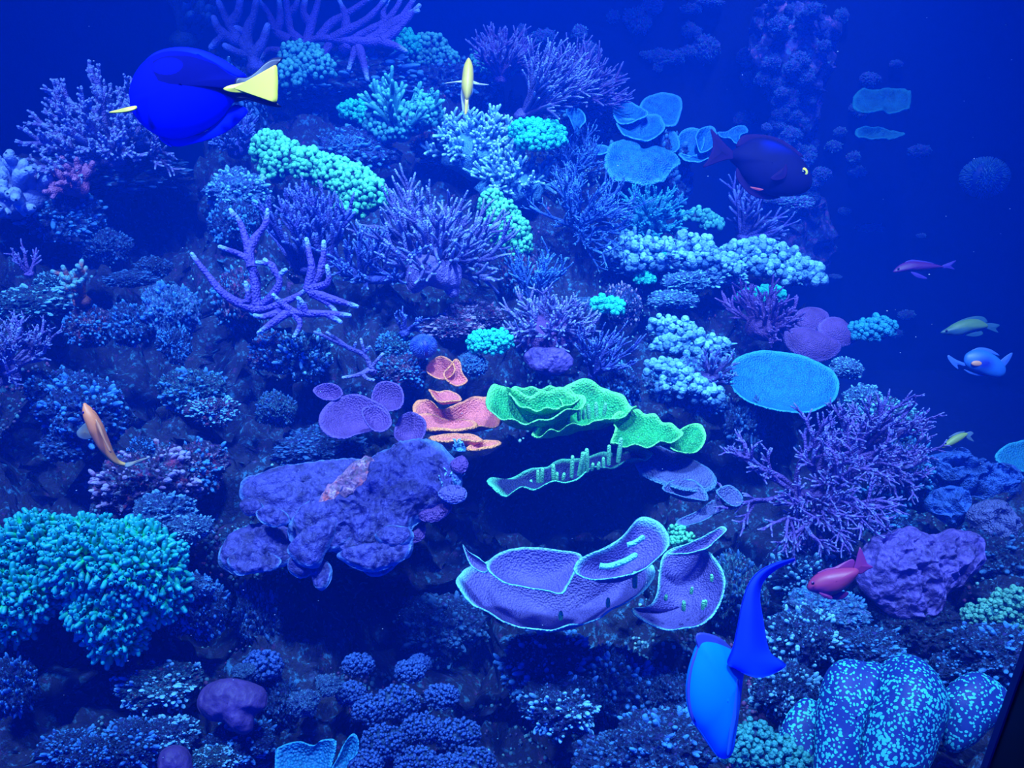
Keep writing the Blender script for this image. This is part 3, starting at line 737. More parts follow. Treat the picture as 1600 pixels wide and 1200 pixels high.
staghorn('staghorn_coral', 'small leaning lilac staghorn coral below the violet staghorn', [
    [(582, 580), (570, 556, 4), (546, 544, 8), (512, 528, 10), (492, 519, 12)], [(546, 545, 8), (530, 532, 10), (511, 520, 12)], [(552, 546, 6), (556, 536, 10)], [(566, 553, 4), (578, 542, 10)], [(570, 556, 4), (566, 538, 8), (564, 530, 8)],
    [(580, 574), (592, 560, 4), (598, 553, 6)], [(580, 576), (560, 586, 8), (536, 590, 12)], [(566, 584, 6), (574, 592, 10), (584, 594, 12)]], (582, 580), 4.6, 2.4, M_LILAC, dz=-0.08)
branching('staghorn_coral', 'little grey staghorn sprig beside the striped blue urchin', 632, 520, 30, 3.6, M_SLATE, n=6, axis=(0.3, 0.9, 0.3), spread=1.0, lev=1, kids=1, seed=28, dz=-0.07)
branching('bush_coral', 'pale lilac bushy coral cut off by the left edge', 6, 580, 72, 5.2, M_LILAC, n=26, axis=(0.2, 0.7, 0.7), spread=1.4, lev=2, kids=2, ang=0.7, seg=4, ls=0.45, seed=29, dz=-0.08, base=24)
branching('bush_coral', 'low violet-blue bushy coral dome at the centre of the reef', 858, 528, 56, 4.4, M_LILAC, n=40, axis=(0, 0.8, 0.6), spread=1.5, lev=1, kids=3, ang=0.7, seg=4, ls=0.5, seed=30, dz=-0.08, base=46, basemat=M_PLUM)
branching('twig_coral', 'swept blue twig coral right of the violet-blue dome', 925, 586, 72, 3.2, M_SLATE, n=20, axis=(0.35, 0.8, 0.5), spread=0.9, lev=1, kids=2, ang=0.4, seg=5, ls=0.4, seed=31, dz=-0.06)
branching('twig_coral', 'grey-blue twig coral sprouting under the sea green band', 830, 470, 70, 3.4, M_STEEL, n=16, axis=(0.1, 1, 0.3), spread=0.9, lev=1, kids=2, ang=0.5, seg=5, ls=0.45, seed=32, dz=-0.08)
branching('gorgonian_coral', 'large purple gorgonian with thin forked arms on the slope', 1268, 772, 104, 4.6, M_MAUVE, n=24, axis=(0.1, 0.5, 0.85), spread=1.4, lev=2, kids=2, ang=0.6, trop=0.03, jit=0.2, seg=5, ls=0.5, seed=34, dz=-0.08, taper=0.7, width=40)
branching('gorgonian_coral', 'purple gorgonian arms fanning out below the turquoise disc', 1330, 720, 90, 4.0, M_MAUVE, n=18, axis=(0.5, 0.6, 0.6), spread=1.2, lev=2, kids=2, ang=0.5, trop=0.03, jit=0.2, seg=5, ls=0.5, seed=35, dz=-0.06, taper=0.7)
branching('gorgonian_coral', 'drooping purple gorgonian sprays beneath the larger gorgonian', 1276, 800, 70, 3.4, M_MAUVE, n=12, axis=(0.2, -0.5, 0.9), spread=1.0, lev=1, kids=2, ang=0.4, trop=-0.02, jit=0.2, seg=5, ls=0.5, seed=36, dz=-0.1, taper=0.6)
branching('finger_coral', 'dim twisted violet coral beside the dark tang belly', 1160, 372, 70, 4.4, M_DEEP, n=14, axis=(0.4, 0.8, 0.3), spread=1.0, lev=1, kids=2, seed=37, dz=0.0)
branching('bush_coral', 'dark violet bush coral right under the teal cap', 1190, 512, 56, 4.2, M_PLUM, n=26, axis=(0.1, 0.7, 0.6), spread=1.4, lev=1, kids=3, ang=0.5, seg=4, ls=0.4, seed=38, dz=-0.04, base=26)
branching('bush_coral', 'blue-violet brushy coral left of the turquoise disc', 1108, 596, 44, 3.6, M_INDIGO, n=28, axis=(0.2, 0.6, 0.8), spread=1.3, lev=1, kids=2, ang=0.5, seg=4, ls=0.4, seed=39, dz=-0.06, base=22)
branching('twig_coral', 'tiny violet twig coral on the ledge below the pale leather coral', 46, 428, 34, 3.4, M_MAUVE, n=7, axis=(0, 1, 0.2), spread=0.9, lev=1, kids=1, seed=40, dz=-0.05)
branching('tube_coral', 'stubby rust and teal tube coral on the ledge by the left edge', 128, 470, 44, 6.0, coral_mat('rust_tube', (0.26, 0.09, 0.1), (0.1, 0.34, 0.42), 0.6, 20, 200, 0.6), n=8, axis=(0.1, 0.9, 0.4), spread=0.9, lev=1, kids=1, ang=0.6, seed=41, dz=-0.08, taper=0.85, sides=8)
branching('twig_coral', 'violet brushy coral in the shade behind the blue tang tail', 372, 232, 46, 4.0, M_SLATE, n=22, axis=(0.1, 0.7, 0.5), spread=1.3, lev=1, kids=3, ang=0.5, seg=4, ls=0.4, seed=42, dz=-0.02, base=18)
branching('sprig_coral', 'white sprig coral perched on the right end of the indigo crust coral', 700, 764, 24, 3.2, M_FROST, n=12, axis=(0, 0.9, 0.4), spread=1.2, lev=1, kids=1, seg=3, seed=43, dz=-0.17, width=18)
branching('sprig_coral', 'small white sprig coral under the lowest salmon shelf', 718, 702, 14, 2.6, M_FROST, n=9, axis=(0, 0.9, 0.4), spread=1.2, lev=1, kids=1, seg=3, seed=44, dz=-0.12, width=10)
branching('finger_coral', 'slim cyan tube fingers poking up at centre right', 990, 384, 26, 3.4, M_STEEL, n=5, axis=(0, 1, 0.2), spread=0.6, lev=0, seed=45, dz=-0.06, width=22, taper=0.9)

# ---------------------------------------------------------------- knobbly corals
knobbly('knob_coral', 'bright sea green knob coral sloping right of the blue tang tail', [(424, 238, 26, 26), (452, 252, 26, 24, 6), (486, 262, 28, 24, 10), (520, 276, 28, 24, 14), (552, 290, 30, 26, 18), (576, 308, 24, 26, 20), (556, 324, 26, 20, 16), (430, 262, 18, 26, 4)], 3.9, M_GREEN, 1150, dz=-0.1, seed=3, basemat=M_GREENBODY, spikes=0)
knobbly('knob_coral', 'sea green knob coral band under the lavender table tips', [(768, 318, 16, 16), (786, 340, 20, 22, 4), (800, 362, 22, 22, 6), (812, 384, 16, 16, 6), (786, 372, 16, 18, 6), (776, 352, 16, 16, 4), (806, 402, 9, 12, 6)], 3.4, M_GREEN, 620, dz=-0.12, seed=4, basemat=M_GREENBODY)
knobbly('knob_coral', 'teal knob coral directly behind the blue tang tail tip', [(470, 88, 30, 16), (492, 110, 26, 22, 4), (458, 122, 20, 20, 2)], 3.6, M_TEAL, 300, dz=-0.12, seed=5, basemat=M_MURK)
knobbly('knob_coral', 'dark teal spiked knob coral under the yellow fish tail', [(636, 192, 34, 22), (664, 180, 22, 24, 4), (610, 206, 24, 18, 4), (586, 192, 12, 22, 6)], 3.6, M_TEAL, 420, dz=-0.14, seed=6, basemat=M_MURK, spikes=8)
knobbly('knob_coral', 'flat teal knob coral left of the dark teal spiked coral', [(558, 176, 24, 14), (578, 184, 18, 14, 3)], 3.4, M_TEALPAD, 190, dz=-0.06, seed=7, basemat=M_TEAL)
knobbly('knob_coral', 'teal knob coral at the foot of the top staghorn arms', [(624, 62, 20, 14), (638, 74, 16, 14, 2)], 3.4, M_TEALPAD, 180, dz=-0.08, seed=8, basemat=M_TEAL)
knobbly('knob_coral', 'scattered teal knob coral left of the lilac tabletop needles', [(672, 78, 24, 20), (692, 96, 20, 16, 3), (650, 94, 18, 14, 3)], 3.4, M_TEAL, 240, dz=-0.06, seed=9, basemat=M_MURK)
knobbly('knob_coral', 'small teal knob coral just right of the yellow fish', [(766, 98, 26, 16), (790, 106, 18, 14, 3), (756, 114, 14, 12, 3)], 3.4, M_TEAL, 220, dz=-0.1, seed=10, basemat=M_MURK)
knobbly('knob_coral', 'dim teal knob coral in the hollow under the top staghorn', [(530, 104, 26, 10), (556, 88, 18, 10), (520, 118, 24, 10)], 4.4, M_TEAL, 120, dz=-0.04, seed=12, basemat=M_MURK)
knobbly('cauliflower_coral', 'bright teal cauliflower coral pad below the needle fans', [(826, 206, 26, 14), (852, 210, 26, 15, 4), (840, 224, 28, 13, 8), (866, 220, 14, 12, 6)], 3.6, M_TEALPAD, 560, dz=-0.36, seed=13, basemat=M_TEAL)
knobbly('cauliflower_coral', 'bright teal cauliflower coral above the salmon and green shelves', [(756, 536, 20, 14), (776, 534, 20, 14, 3), (764, 544, 24, 10, 5)], 3.4, M_TEALPAD, 400, dz=-0.1, seed=14, basemat=M_TEAL)
knobbly('cauliflower_coral', 'small teal cauliflower coral right of the violet-blue dome', [(940, 476, 14, 8), (956, 482, 14, 9, 2)], 4.0, M_TEALPAD, 110, dz=-0.06, seed=15, basemat=M_TEAL)
knobbly('cauliflower_coral', 'flat teal cauliflower cap above the dark violet bush', [(1176, 466, 20, 10), (1200, 464, 22, 12, 2)], 3.4, M_TEALPAD, 280, dz=-0.06, seed=16, basemat=M_TEAL)
knobbly('cauliflower_coral', 'teal fan-shaped coral right of the violet mushroom plates', [(1352, 520, 20, 13), (1374, 516, 18, 15)], 4.4, M_CYANFAN, 120, dz=-0.02, seed=17, basemat=M_MURK)
knobbly('cauliflower_coral', 'small teal cauliflower coral among the white crusts', [(1008, 438, 12, 6), (1030, 400, 10, 8)], 3.6, M_TEALPAD, 80, dz=-0.08, seed=18, basemat=M_TEAL)
knobbly('cauliflower_coral', 'dim green cauliflower corals beside the dark tang chin', [(1092, 340, 22, 8), (1112, 352, 14, 7)], 3.8, M_TEAL, 90, dz=-0.02, seed=19, basemat=M_MURK)
knobbly('turf_coral', 'yellow-green turf coral at the right edge above the brain coral', [(1548, 962, 38, 20), (1590, 946, 40, 24), (1600, 978, 40, 22)], 4.0, coral_mat('olive_turf', (0.04, 0.22, 0.2), (0.1, 0.42, 0.32), 0.6, 20, 260, 0.8), 420, dz=-0.03, seed=20, basemat=M_TEAL)
knobbly('turf_coral', 'teal turf coral between the pale blue tang and brain coral', [(1160, 1170, 30, 26), (1200, 1180, 40, 30), (1240, 1196, 30, 24), (1178, 1148, 22, 16)], 4.4, coral_mat('teal_turf', (0.015, 0.16, 0.22), (0.04, 0.34, 0.36), 0.6, 20, 260, 0.8), 520, dz=-0.02, seed=21, basemat=M_MURK)
knobbly('turf_coral', 'tiny green knob coral tuft on the lower plate edge', [(1066, 842, 14, 8), (1052, 848, 9, 7), (1058, 830, 8, 6)], 3.2, M_GREEN, 90, dz=-0.16, seed=22, basemat=M_GREENBODY)
ORD = ['first', 'second', 'third', 'fourth', 'fifth', 'sixth', 'seventh', 'eighth', 'ninth', 'tenth', 'eleventh', 'twelfth', 'thirteenth', 'fourteenth']
for i, (u, v, r) in enumerate(sorted([(580, 1110, 34), (548, 1085, 26), (620, 1100, 40), (660, 1140, 36), (600, 1160, 40), (690, 1090, 30), (640, 1050, 24), (655, 1038, 18), (560, 1040, 26), (716, 1150, 40), (650, 1195, 40), (740, 1195, 40), (700, 1200, 30), (572, 1195, 30)])):
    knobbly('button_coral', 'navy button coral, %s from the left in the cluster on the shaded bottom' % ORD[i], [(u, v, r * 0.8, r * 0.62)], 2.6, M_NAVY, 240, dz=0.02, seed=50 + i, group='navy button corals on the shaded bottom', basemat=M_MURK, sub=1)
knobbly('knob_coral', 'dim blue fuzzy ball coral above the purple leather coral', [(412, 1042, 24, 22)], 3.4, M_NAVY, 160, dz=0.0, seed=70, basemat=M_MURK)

# ---------------------------------------------------------------- plate corals
plates('shelf_coral', 'azure shelf coral of stacked plates at the edge of the open water', [
    dict(o=[(1000, 170), (1010, 152), (1034, 145), (1058, 148), (1066, 158), (1062, 180), (1054, 196), (1036, 196), (1014, 188)], normal=(0.1, 0.6, 0.8), cup=0.01, dz=0.06),
    dict(o=[(958, 176), (966, 158), (984, 158), (1004, 168), (1012, 178), (1000, 184), (984, 190), (966, 190)], normal=(-0.1, 0.7, 0.7), cup=0.02),
    dict(o=[(964, 188), (980, 184), (1000, 186), (1010, 178), (1028, 178), (1036, 190), (1038, 200), (1026, 212), (1008, 217), (988, 214), (972, 208)], normal=(0, 0.75, 0.65), cup=0.03, dz=-0.05),
    dict(o=[(884, 172), (898, 168), (910, 174), (914, 188), (906, 200), (904, 212), (898, 204), (892, 188)], normal=(-0.3, 0.6, 0.7), cup=0.01, dz=-0.05),
    dict(o=[(1058, 222), (1066, 204), (1084, 198), (1098, 206), (1100, 222), (1092, 238), (1074, 246), (1060, 238)], normal=(0, 0.6, 0.8), cup=0.035, dz=0.02),
    dict(o=[(1088, 214), (1096, 200), (1112, 196), (1120, 206), (1118, 222), (1108, 234), (1094, 236)], normal=(0.2, 0.6, 0.8), cup=0.03, dz=0.0),
    dict(o=[(1060, 240), (1080, 244), (1104, 238), (1130, 236), (1146, 236), (1130, 243), (1110, 246), (1090, 252), (1070, 249)], normal=(0, 0.8, 0.55), cup=0.01, dz=-0.02),
    dict(o=[(950, 232), (970, 220), (994, 220), (1004, 232), (1026, 226), (1050, 236), (1064, 246), (1058, 258), (1046, 266), (1036, 282), (1016, 286), (990, 286), (962, 280), (946, 262)], normal=(0, 0.5, 0.85), cup=-0.03, wave=0.014, dz=-0.12),
    dict(o=[(1020, 226), (1036, 206), (1052, 206), (1062, 220), (1060, 232), (1048, 238)], normal=(0.2, 0.6, 0.7), cup=0.02, dz=-0.02),
    dict(o=[(914, 234), (930, 228), (950, 230), (952, 236), (938, 240), (924, 239)], normal=(0, 0.8, 0.55), cup=0.01, dz=-0.08),
    dict(o=[(1122, 206), (1136, 204), (1150, 198), (1164, 197), (1168, 206), (1156, 212), (1156, 224), (1148, 222), (1140, 214), (1128, 212)], normal=(0, 0.6, 0.8), cup=0.01, dz=0.06)],
    M_AZURE, dz=-0.28, thick=4)
plates('disc_coral', 'round turquoise disc coral on the edge of the slope', [
    dict(o=[(1142, 588), (1146, 566), (1166, 554), (1196, 548), (1226, 550), (1256, 556), (1280, 566), (1302, 582), (1310, 600), (1304, 622), (1284, 636), (1258, 643), (1222, 640), (1188, 634), (1162, 620), (1146, 604)], normal=(0.02, 0.82, 0.57), cup=0.045, wave=0.004, nth=140, nr=22, rim=0.93)], M_DISC, dz=-0.12, thick=5)
plates('mushroom_coral', 'violet mushroom plates tucked behind the turquoise disc', [
    dict(o=[(1240, 500), (1252, 484), (1278, 480), (1294, 490), (1290, 506), (1270, 518), (1248, 514)], normal=(-0.1, 0.5, 0.8), cup=-0.02),
    dict(o=[(1280, 508), (1296, 496), (1318, 500), (1336, 516), (1338, 530), (1318, 540), (1296, 534), (1282, 522)], normal=(0.2, 0.4, 0.9), cup=-0.02, dz=-0.02),
    dict(o=[(1226, 520), (1250, 512), (1280, 518), (1312, 536), (1306, 554), (1278, 564), (1250, 556), (1230, 540)], normal=(0, 0.4, 0.9), cup=-0.03, dz=-0.04)], M_PLUM, dz=0.04, thick=5)
plates('scroll_coral', 'salmon scroll coral shelves left of the bright green shelves', [
    dict(o=[(666, 578), (676, 562), (690, 556), (706, 566), (710, 578), (700, 588), (684, 590)], normal=(-0.2, 0.6, 0.75), cup=0.025, dz=0.05),
    dict(o=[(694, 584), (704, 570), (712, 560), (720, 566), (722, 580), (730, 594), (718, 600), (702, 596)], normal=(0.3, 0.6, 0.7), cup=0.02, dz=0.03),
    dict(o=[(670, 608), (682, 612), (700, 610), (714, 615), (720, 624), (704, 627), (684, 625)], normal=HORIZ, cup=0.01, dz=-0.03),
    dict(o=[(646, 632), (654, 623), (672, 628), (690, 638), (712, 632), (740, 620), (764, 622), (778, 640), (783, 658), (770, 667), (744, 667), (716, 670), (690, 669), (662, 666), (650, 652)], normal=(0.05, 0.8, 0.55), cup=0.035, wave=0.006, dz=0.0),
    dict(o=[(648, 650), (668, 648), (700, 654), (736, 656), (742, 664), (716, 671), (690, 670), (664, 666)], normal=HORIZ, cup=0.012, dz=-0.035, thick=0.012),
    dict(o=[(672, 683), (690, 677), (712, 676), (736, 679), (752, 685), (744, 689), (716, 687), (690, 688)], normal=HORIZ, cup=0.012, rim=0.5, dz=-0.09, thick=0.012),
    dict(o=[(730, 697), (746, 690), (764, 686), (778, 688), (779, 694), (764, 699), (744, 701)], normal=HORIZ, cup=0.012, rim=0.5, dz=-0.1, thick=0.012)], M_ORANGE, dz=-0.12, thick=5)
plates('cup_coral', 'plum cup corals left of the salmon shelves', [
    dict(o=[(500, 664), (504, 640), (524, 622), (556, 616), (584, 626), (604, 640), (610, 662), (592, 668), (568, 676), (540, 684), (514, 680)], normal=(-0.1, 0.55, 0.8), cup=0.02, dz=0.0),
    dict(o=[(582, 624), (588, 602), (604, 596), (624, 604), (630, 622), (624, 638), (602, 640)], normal=(0.1, 0.6, 0.8), cup=0.02, dz=0.05),
    dict(o=[(566, 640), (590, 634), (608, 650), (610, 664), (596, 674), (578, 668)], normal=(0.1, 0.6, 0.75), cup=0.015, dz=-0.05),
    dict(o=[(490, 610), (506, 600), (526, 602), (534, 614), (524, 624), (504, 622)], normal=(-0.1, 0.6, 0.75), cup=0.02, dz=0.04),
    dict(o=[(616, 676), (624, 652), (644, 644), (664, 660), (660, 684), (640, 694), (622, 688)], normal=(0, 0.6, 0.8), cup=0.02, dz=0.05)], M_PLUM, dz=-0.1, thick=5)
gp, gd = plates('scroll_coral', 'bright green scroll coral with stacked shelves in the centre', [
    dict(o=[(760, 622), (768, 608), (786, 602), (802, 610), (830, 614), (862, 606), (892, 612), (914, 622), (905, 636), (870, 650), (830, 657), (790, 652), (766, 640)], normal=(-0.05, 0.85, 0.5), cup=0.05, wave=0.006, frill=0.004, dz=-0.03, nth=140),
    dict(o=[(796, 613), (806, 604), (840, 606), (880, 604), (906, 618), (904, 625), (872, 633), (832, 637), (806, 629)], normal=(-0.05, 0.85, 0.5), cup=0.03, frill=0.003, dz=0.0),
    dict(o=[(864, 614), (905, 598), (934, 602), (962, 612), (986, 626), (993, 638), (974, 648), (938, 656), (900, 662), (866, 673), (832, 678), (846, 664), (880, 644)], normal=(0.1, 0.8, 0.55), cup=0.05, wave=0.008, frill=0.005, dz=0.02, hub=(920, 632), nth=140),
    dict(o=[(958, 650), (984, 640), (1010, 646), (1036, 658), (1062, 670), (1064, 684), (1044, 690), (1010, 695), (976, 696), (955, 692), (962, 672)], normal=(0.1, 0.8, 0.55), cup=0.03, wave=0.006, frill=0.004, dz=0.0),
    dict(o=[(1046, 698), (1056, 680), (1074, 664), (1092, 662), (1102, 674), (1100, 692), (1084, 706), (1062, 707)], normal=(0.3, 0.7, 0.6), cup=0.02, wave=0.004, dz=0.03),
    dict(o=[(763, 757), (768, 748), (800, 742), (850, 730), (900, 716), (950, 706), (990, 702), (1019, 706), (1000, 716), (980, 718), (956, 728), (917, 738), (886, 749), (854, 758), (819, 765), (781, 767)], normal=(0.02, 0.9, 0.42), cup=0.02, wave=0.008, frill=0.005, dz=-0.03, hub=(890, 736), nth=180, mat=M_GREENRIM_SHADE, rim=0.88)],
    M_GREENPLATE, dz=-0.17, thick=5)
rg_ = np.random.default_rng(4)
def columns(parent, d, spots, mat):
    k = d / FPX
    for (u, v, h, r) in spots:
        p0 = P(u, v, d); q = nrm(UPV + rg_.normal(size=3) * 0.06)
        mb = MB(); tube(mb, [p0 - q * 2 * k, p0 + q * h * 0.5 * k, p0 + q * h * k], np.array((r * 0.85, r, r * 0.8)) * k, 8, [0.3, 0.6, 1.0])
        mb.build('column', mat, parent)
M_COL = coral_mat('green_column', (0.05, 0.5, 0.25), (0.2, 0.9, 0.4), 0.7, 60, 420, 0.9)
columns(gp, gd - 0.032, [(841, 757, 24, 3.2), (846, 756, 28, 3.4), (865, 751, 27, 3.6), (870, 750, 12, 3), (893, 744, 34, 3.4), (905, 741, 40, 4), (910, 739, 36, 4), (917, 735, 36, 4), (925, 733, 10, 3), (943, 727, 12, 3), (951, 724, 30, 3.6), (966, 720, 38, 4), (820, 762, 10, 3),
                         (810, 764, 8, 3), (800, 765, 9, 3), (830, 760, 10, 3), (880, 748, 9, 3), (935, 731, 9, 3), (790, 765, 7, 3)], M_COL)
columns(gp, gd + 0.0, [(875, 664, 9, 2.6), (888, 660, 14, 3), (866, 669, 8, 2.4), (905, 655, 18, 3.4), (920, 652, 20, 3.4), (932, 649, 20, 3.4), (944, 647, 18, 3.2), (860, 671, 6, 2.2), (912, 653, 12, 3)], M_COL)
plates('plate_coral', 'grey-lavender plate coral below the bright green disc', [
    dict(o=[(985, 704), (1004, 690), (1036, 700), (1075, 715), (1104, 730), (1118, 748), (1114, 764), (1094, 768), (1060, 765), (1030, 755), (1000, 736)], normal=(0.15, 0.7, 0.65), cup=-0.015, wave=0.006),
    dict(o=[(1036, 762), (1052, 750), (1082, 748), (1100, 762), (1106, 779), (1082, 777), (1056, 771)], normal=(0.1, 0.7, 0.65), cup=0.025, dz=-0.05),
    dict(o=[(1058, 814), (1090, 798), (1114, 783), (1128, 784), (1132, 797), (1116, 804), (1092, 816), (1066, 822)], normal=(0.1, 0.8, 0.55), cup=0.01, dz=-0.05),
    dict(o=[(1120, 768), (1138, 758), (1152, 766), (1160, 782), (1150, 792), (1132, 784)], normal=(0.2, 0.6, 0.7), cup=0.015, dz=-0.03)], M_GREYPLATE, dz=-0.08, thick=4)
lp, ld = plates('plate_coral', 'wide lavender plate coral with glowing teal rim at the bottom', [
    dict(o=[(714, 914), (722, 898), (734, 886), (770, 876), (830, 880), (900, 884), (960, 884), (1008, 880), (1022, 890), (1016, 910), (988, 934), (942, 960), (894, 974), (848, 982), (818, 979), (770, 961), (734, 940)], normal=(-0.04, 0.85, 0.52), cup=0.06, wave=0.006, nth=150, nr=20, frill=0.002, rim=0.92),
    dict(o=[(762, 888), (778, 866), (820, 856), (870, 860), (908, 868), (896, 894), (886, 914), (874, 927), (830, 918), (788, 908)], normal=(-0.05, 0.75, 0.65), cup=0.03, dz=-0.06, rim=0.95),
    dict(o=[(998, 809), (1026, 815), (1043, 832), (1043, 854), (1020, 875), (1000, 889), (963, 903), (928, 906), (900, 894), (901, 879), (914, 868), (940, 858), (972, 838)], normal=(0.0, 0.75, 0.65), cup=0.05, dz=-0.07, nth=130, rim=0.88),
    dict(o=[(724, 852), (732, 862), (750, 874), (764, 886), (758, 894), (742, 888), (732, 876)], normal=(-0.3, 0.5, 0.8), cup=0.01, dz=-0.03)], M_LAVPLATE, dz=-0.17, thick=5)
mb = MB(); pts = np.array([P(u, v, ld - 0.085) for u, v in ((937, 884), (950, 885), (968, 880), (982, 874), (992, 868))])
tube(mb, open_spline(pts, 14), np.full(14, 0.0045), 8, 0.9); mb.build('ridge', M_LAVPLATE, lp)
mb = MB(); pts = np.array([P(u, v, ld - 0.075) for u, v in ((980, 852), (992, 848), (1004, 840))])
tube(mb, open_spline(pts, 10), np.full(10, 0.004), 8, 0.9); mb.build('ridge', M_LAVPLATE, lp)
columns(lp, ld - 0.05, [(992, 916, 24, 4.4), (876, 966, 12, 4), (950, 946, 13, 3.6)], M_COL)
rp, rd = plates('plate_coral', 'upright lavender plate coral left of the pale blue tang', [
    dict(o=[(1040, 862), (1072, 850), (1099, 856), (1117, 874), (1129, 895), (1131, 918), (1118, 951), (1097, 975), (1066, 981), (1036, 983), (1002, 968), (987, 950), (1010, 946), (1026, 924), (1030, 890)], normal=(-0.35, 0.65, 0.7), cup=0.05, wave=0.006, nth=140, nr=20, rim=0.93),
    dict(o=[(1044, 864), (1080, 846), (1110, 832), (1128, 823), (1134, 830), (1116, 846), (1099, 857), (1070, 864)], normal=(-0.2, 0.7, 0.6), cup=0.02, dz=0.02)], M_LAVPLATE, dz=-0.14, thick=5)
columns(rp, rd - 0.03, [(1068, 952, 13, 3.6), (1098, 950, 12, 3.4), (1102, 946, 9, 3), (1080, 926, 8, 3), (1040, 936, 7, 3), (1112, 906, 8, 3)], M_COL)
plates('fan_plate_coral', 'cyan plate coral fragments standing at the bottom edge', [
    dict(o=[(432, 1178), (442, 1166), (468, 1160), (488, 1166), (500, 1158), (520, 1156), (524, 1166), (518, 1186), (506, 1210), (440, 1216)], normal=(-0.1, 0.4, 0.9), cup=0.01),
    dict(o=[(520, 1202), (530, 1182), (540, 1160), (552, 1148), (560, 1160), (556, 1180), (546, 1188), (536, 1208)], normal=(0.1, 0.4, 0.9), cup=0.01, dz=-0.02)], M_DISC, dz=-0.06, thick=6)
plates('shelf_coral', 'cyan shelf coral cut off by the right edge', [
    dict(o=[(1556, 714), (1570, 698), (1590, 690), (1630, 684), (1640, 720), (1606, 736), (1574, 730)], normal=(0, 0.6, 0.8), cup=0.01)], M_DISC, dz=0.05, thick=5)
for i, (ol, lb) in enumerate([([(1336, 150), (1350, 140), (1384, 138), (1414, 140), (1424, 160), (1412, 172), (1370, 172), (1342, 172)], 'dim teal plate coral high on the back wall'),
                              ([(1340, 202), (1360, 198), (1384, 198), (1412, 210), (1394, 216), (1364, 218), (1344, 212)], 'lower dim teal shelf on the back wall'),
                              ([(1336, 8), (1352, 0), (1380, 0), (1384, 4), (1360, 10), (1344, 13)], 'small teal shelf on the back wall at the top edge')]):
    plates('wall_coral', lb, [dict(o=ol, normal=(0, 0.5, 0.85), cup=0.02, wave=0.015)], M_CYANFAN, dz=0.2, thick=6)

# ---------------------------------------------------------------- indigo crust coral, the big mound left of centre
ind = thing('crust_coral', 'big rumpled indigo crust coral with a bare pink patch', 'coral', P(550, 860, float(D(550, 800))))
IND_D = float(D(550, 800)) - 0.1
kI = IND_D / FPX
def lobe(name, outline, T, dz, normal=(0, 0.55, 0.83), mat=M_INDIGO, rough=7, freq=26, hub=None, nr=50, nth=180, ridged=False, rimt=0.9):
    mb = MB()
    inflate(mb, outline, IND_D + dz, normal, T * kI, hub=hub, nth=nth, nr=nr, back=0.35, rough=rough * kI, freq=freq, seed=outline[0][0], ridged=ridged,
            fine=3.6 * kI, tipfn=lambda q, R: np.clip((R - rimt) / (1 - rimt), 0, 1) * 0.8)
    return mb.build(name, mat, ind)
lobe('lobe', [(374, 772), (384, 750), (420, 735), (470, 724), (540, 717), (575, 724), (560, 770), (500, 806), (446, 818), (410, 802), (388, 790)], 20, 0.02)
lobe('lobe', [(341, 880), (345, 855), (366, 832), (394, 820), (436, 816), (468, 836), (462, 868), (440, 884), (402, 892), (374, 900), (356, 893)], 22, -0.02)
lobe('lobe', [(450, 830), (470, 800), (510, 780), (560, 740), (600, 706), (646, 690), (690, 698), (716, 728), (722, 760), (704, 788), (668, 808), (644, 828), (642, 856), (622, 880), (584, 893), (548, 886), (520, 862), (484, 872), (462, 862)], 46, 0.0, rough=13, freq=24, hub=(580, 800), nr=100, nth=340, ridged=True)
lobe('lobe', [(452, 862), (470, 838), (500, 812), (530, 808), (526, 836), (508, 862), (496, 886), (474, 884)], 26, -0.06)
lobe('frill', [(450, 890), (456, 868), (490, 866), (516, 882), (518, 905), (504, 923), (490, 914), (486, 898), (468, 904)], 14, -0.06)
lobe('frill', [(528, 868), (560, 854), (610, 846), (640, 850), (638, 866), (618, 882), (586, 894), (556, 889)], 16, -0.09)
lobe('frill', [(560, 880), (580, 868), (606, 870), (618, 884), (600, 898), (576, 900)], 10, -0.07)
lobe('frill', [(400, 800), (420, 792), (446, 800), (452, 816), (430, 824), (408, 816)], 10, -0.05)
lobe('frill', [(376, 786), (392, 778), (410, 788), (412, 802), (394, 806), (380, 798)], 8, -0.02)
lobe('frill', [(356, 872), (380, 858), (420, 862), (440, 876), (428, 890), (396, 896), (370, 898)], 10, -0.05)
lobe('frill', [(586, 836), (612, 822), (640, 826), (646, 842), (624, 856), (598, 852)], 12, -0.08)
lobe('frill', [(628, 836), (654, 812), (665, 824), (661, 842), (642, 851), (631, 847)], 8, 0.0, mat=M_PLUM, rough=2)
lobe('frill', [(654, 806), (676, 790), (700, 786), (706, 796), (690, 812), (668, 816)], 8, -0.01, mat=M_PLUM, rough=3)
lobe('frill', [(684, 772), (706, 758), (728, 766), (726, 782), (704, 787)], 8, -0.02, mat=M_LILAC, rough=2)
lobe('frill', [(704, 722), (722, 712), (732, 724), (726, 738), (710, 738)], 7, 0.02, mat=M_PLUM, rough=2)
bare = lobe('bare_patch', [(498, 790), (506, 770), (530, 746), (556, 722), (578, 714), (590, 730), (586, 752), (560, 772), (536, 786), (512, 797)], 15, -0.008, mat=M_BARE, rough=5, freq=45, ridged=True)
lobe('lobe', [(462, 806), (510, 772), (556, 768), (576, 800), (556, 842), (516, 862), (478, 846)], 26, -0.03, rough=8, freq=30)
bare['label'] = 'bare mottled pink and white skeleton patch'

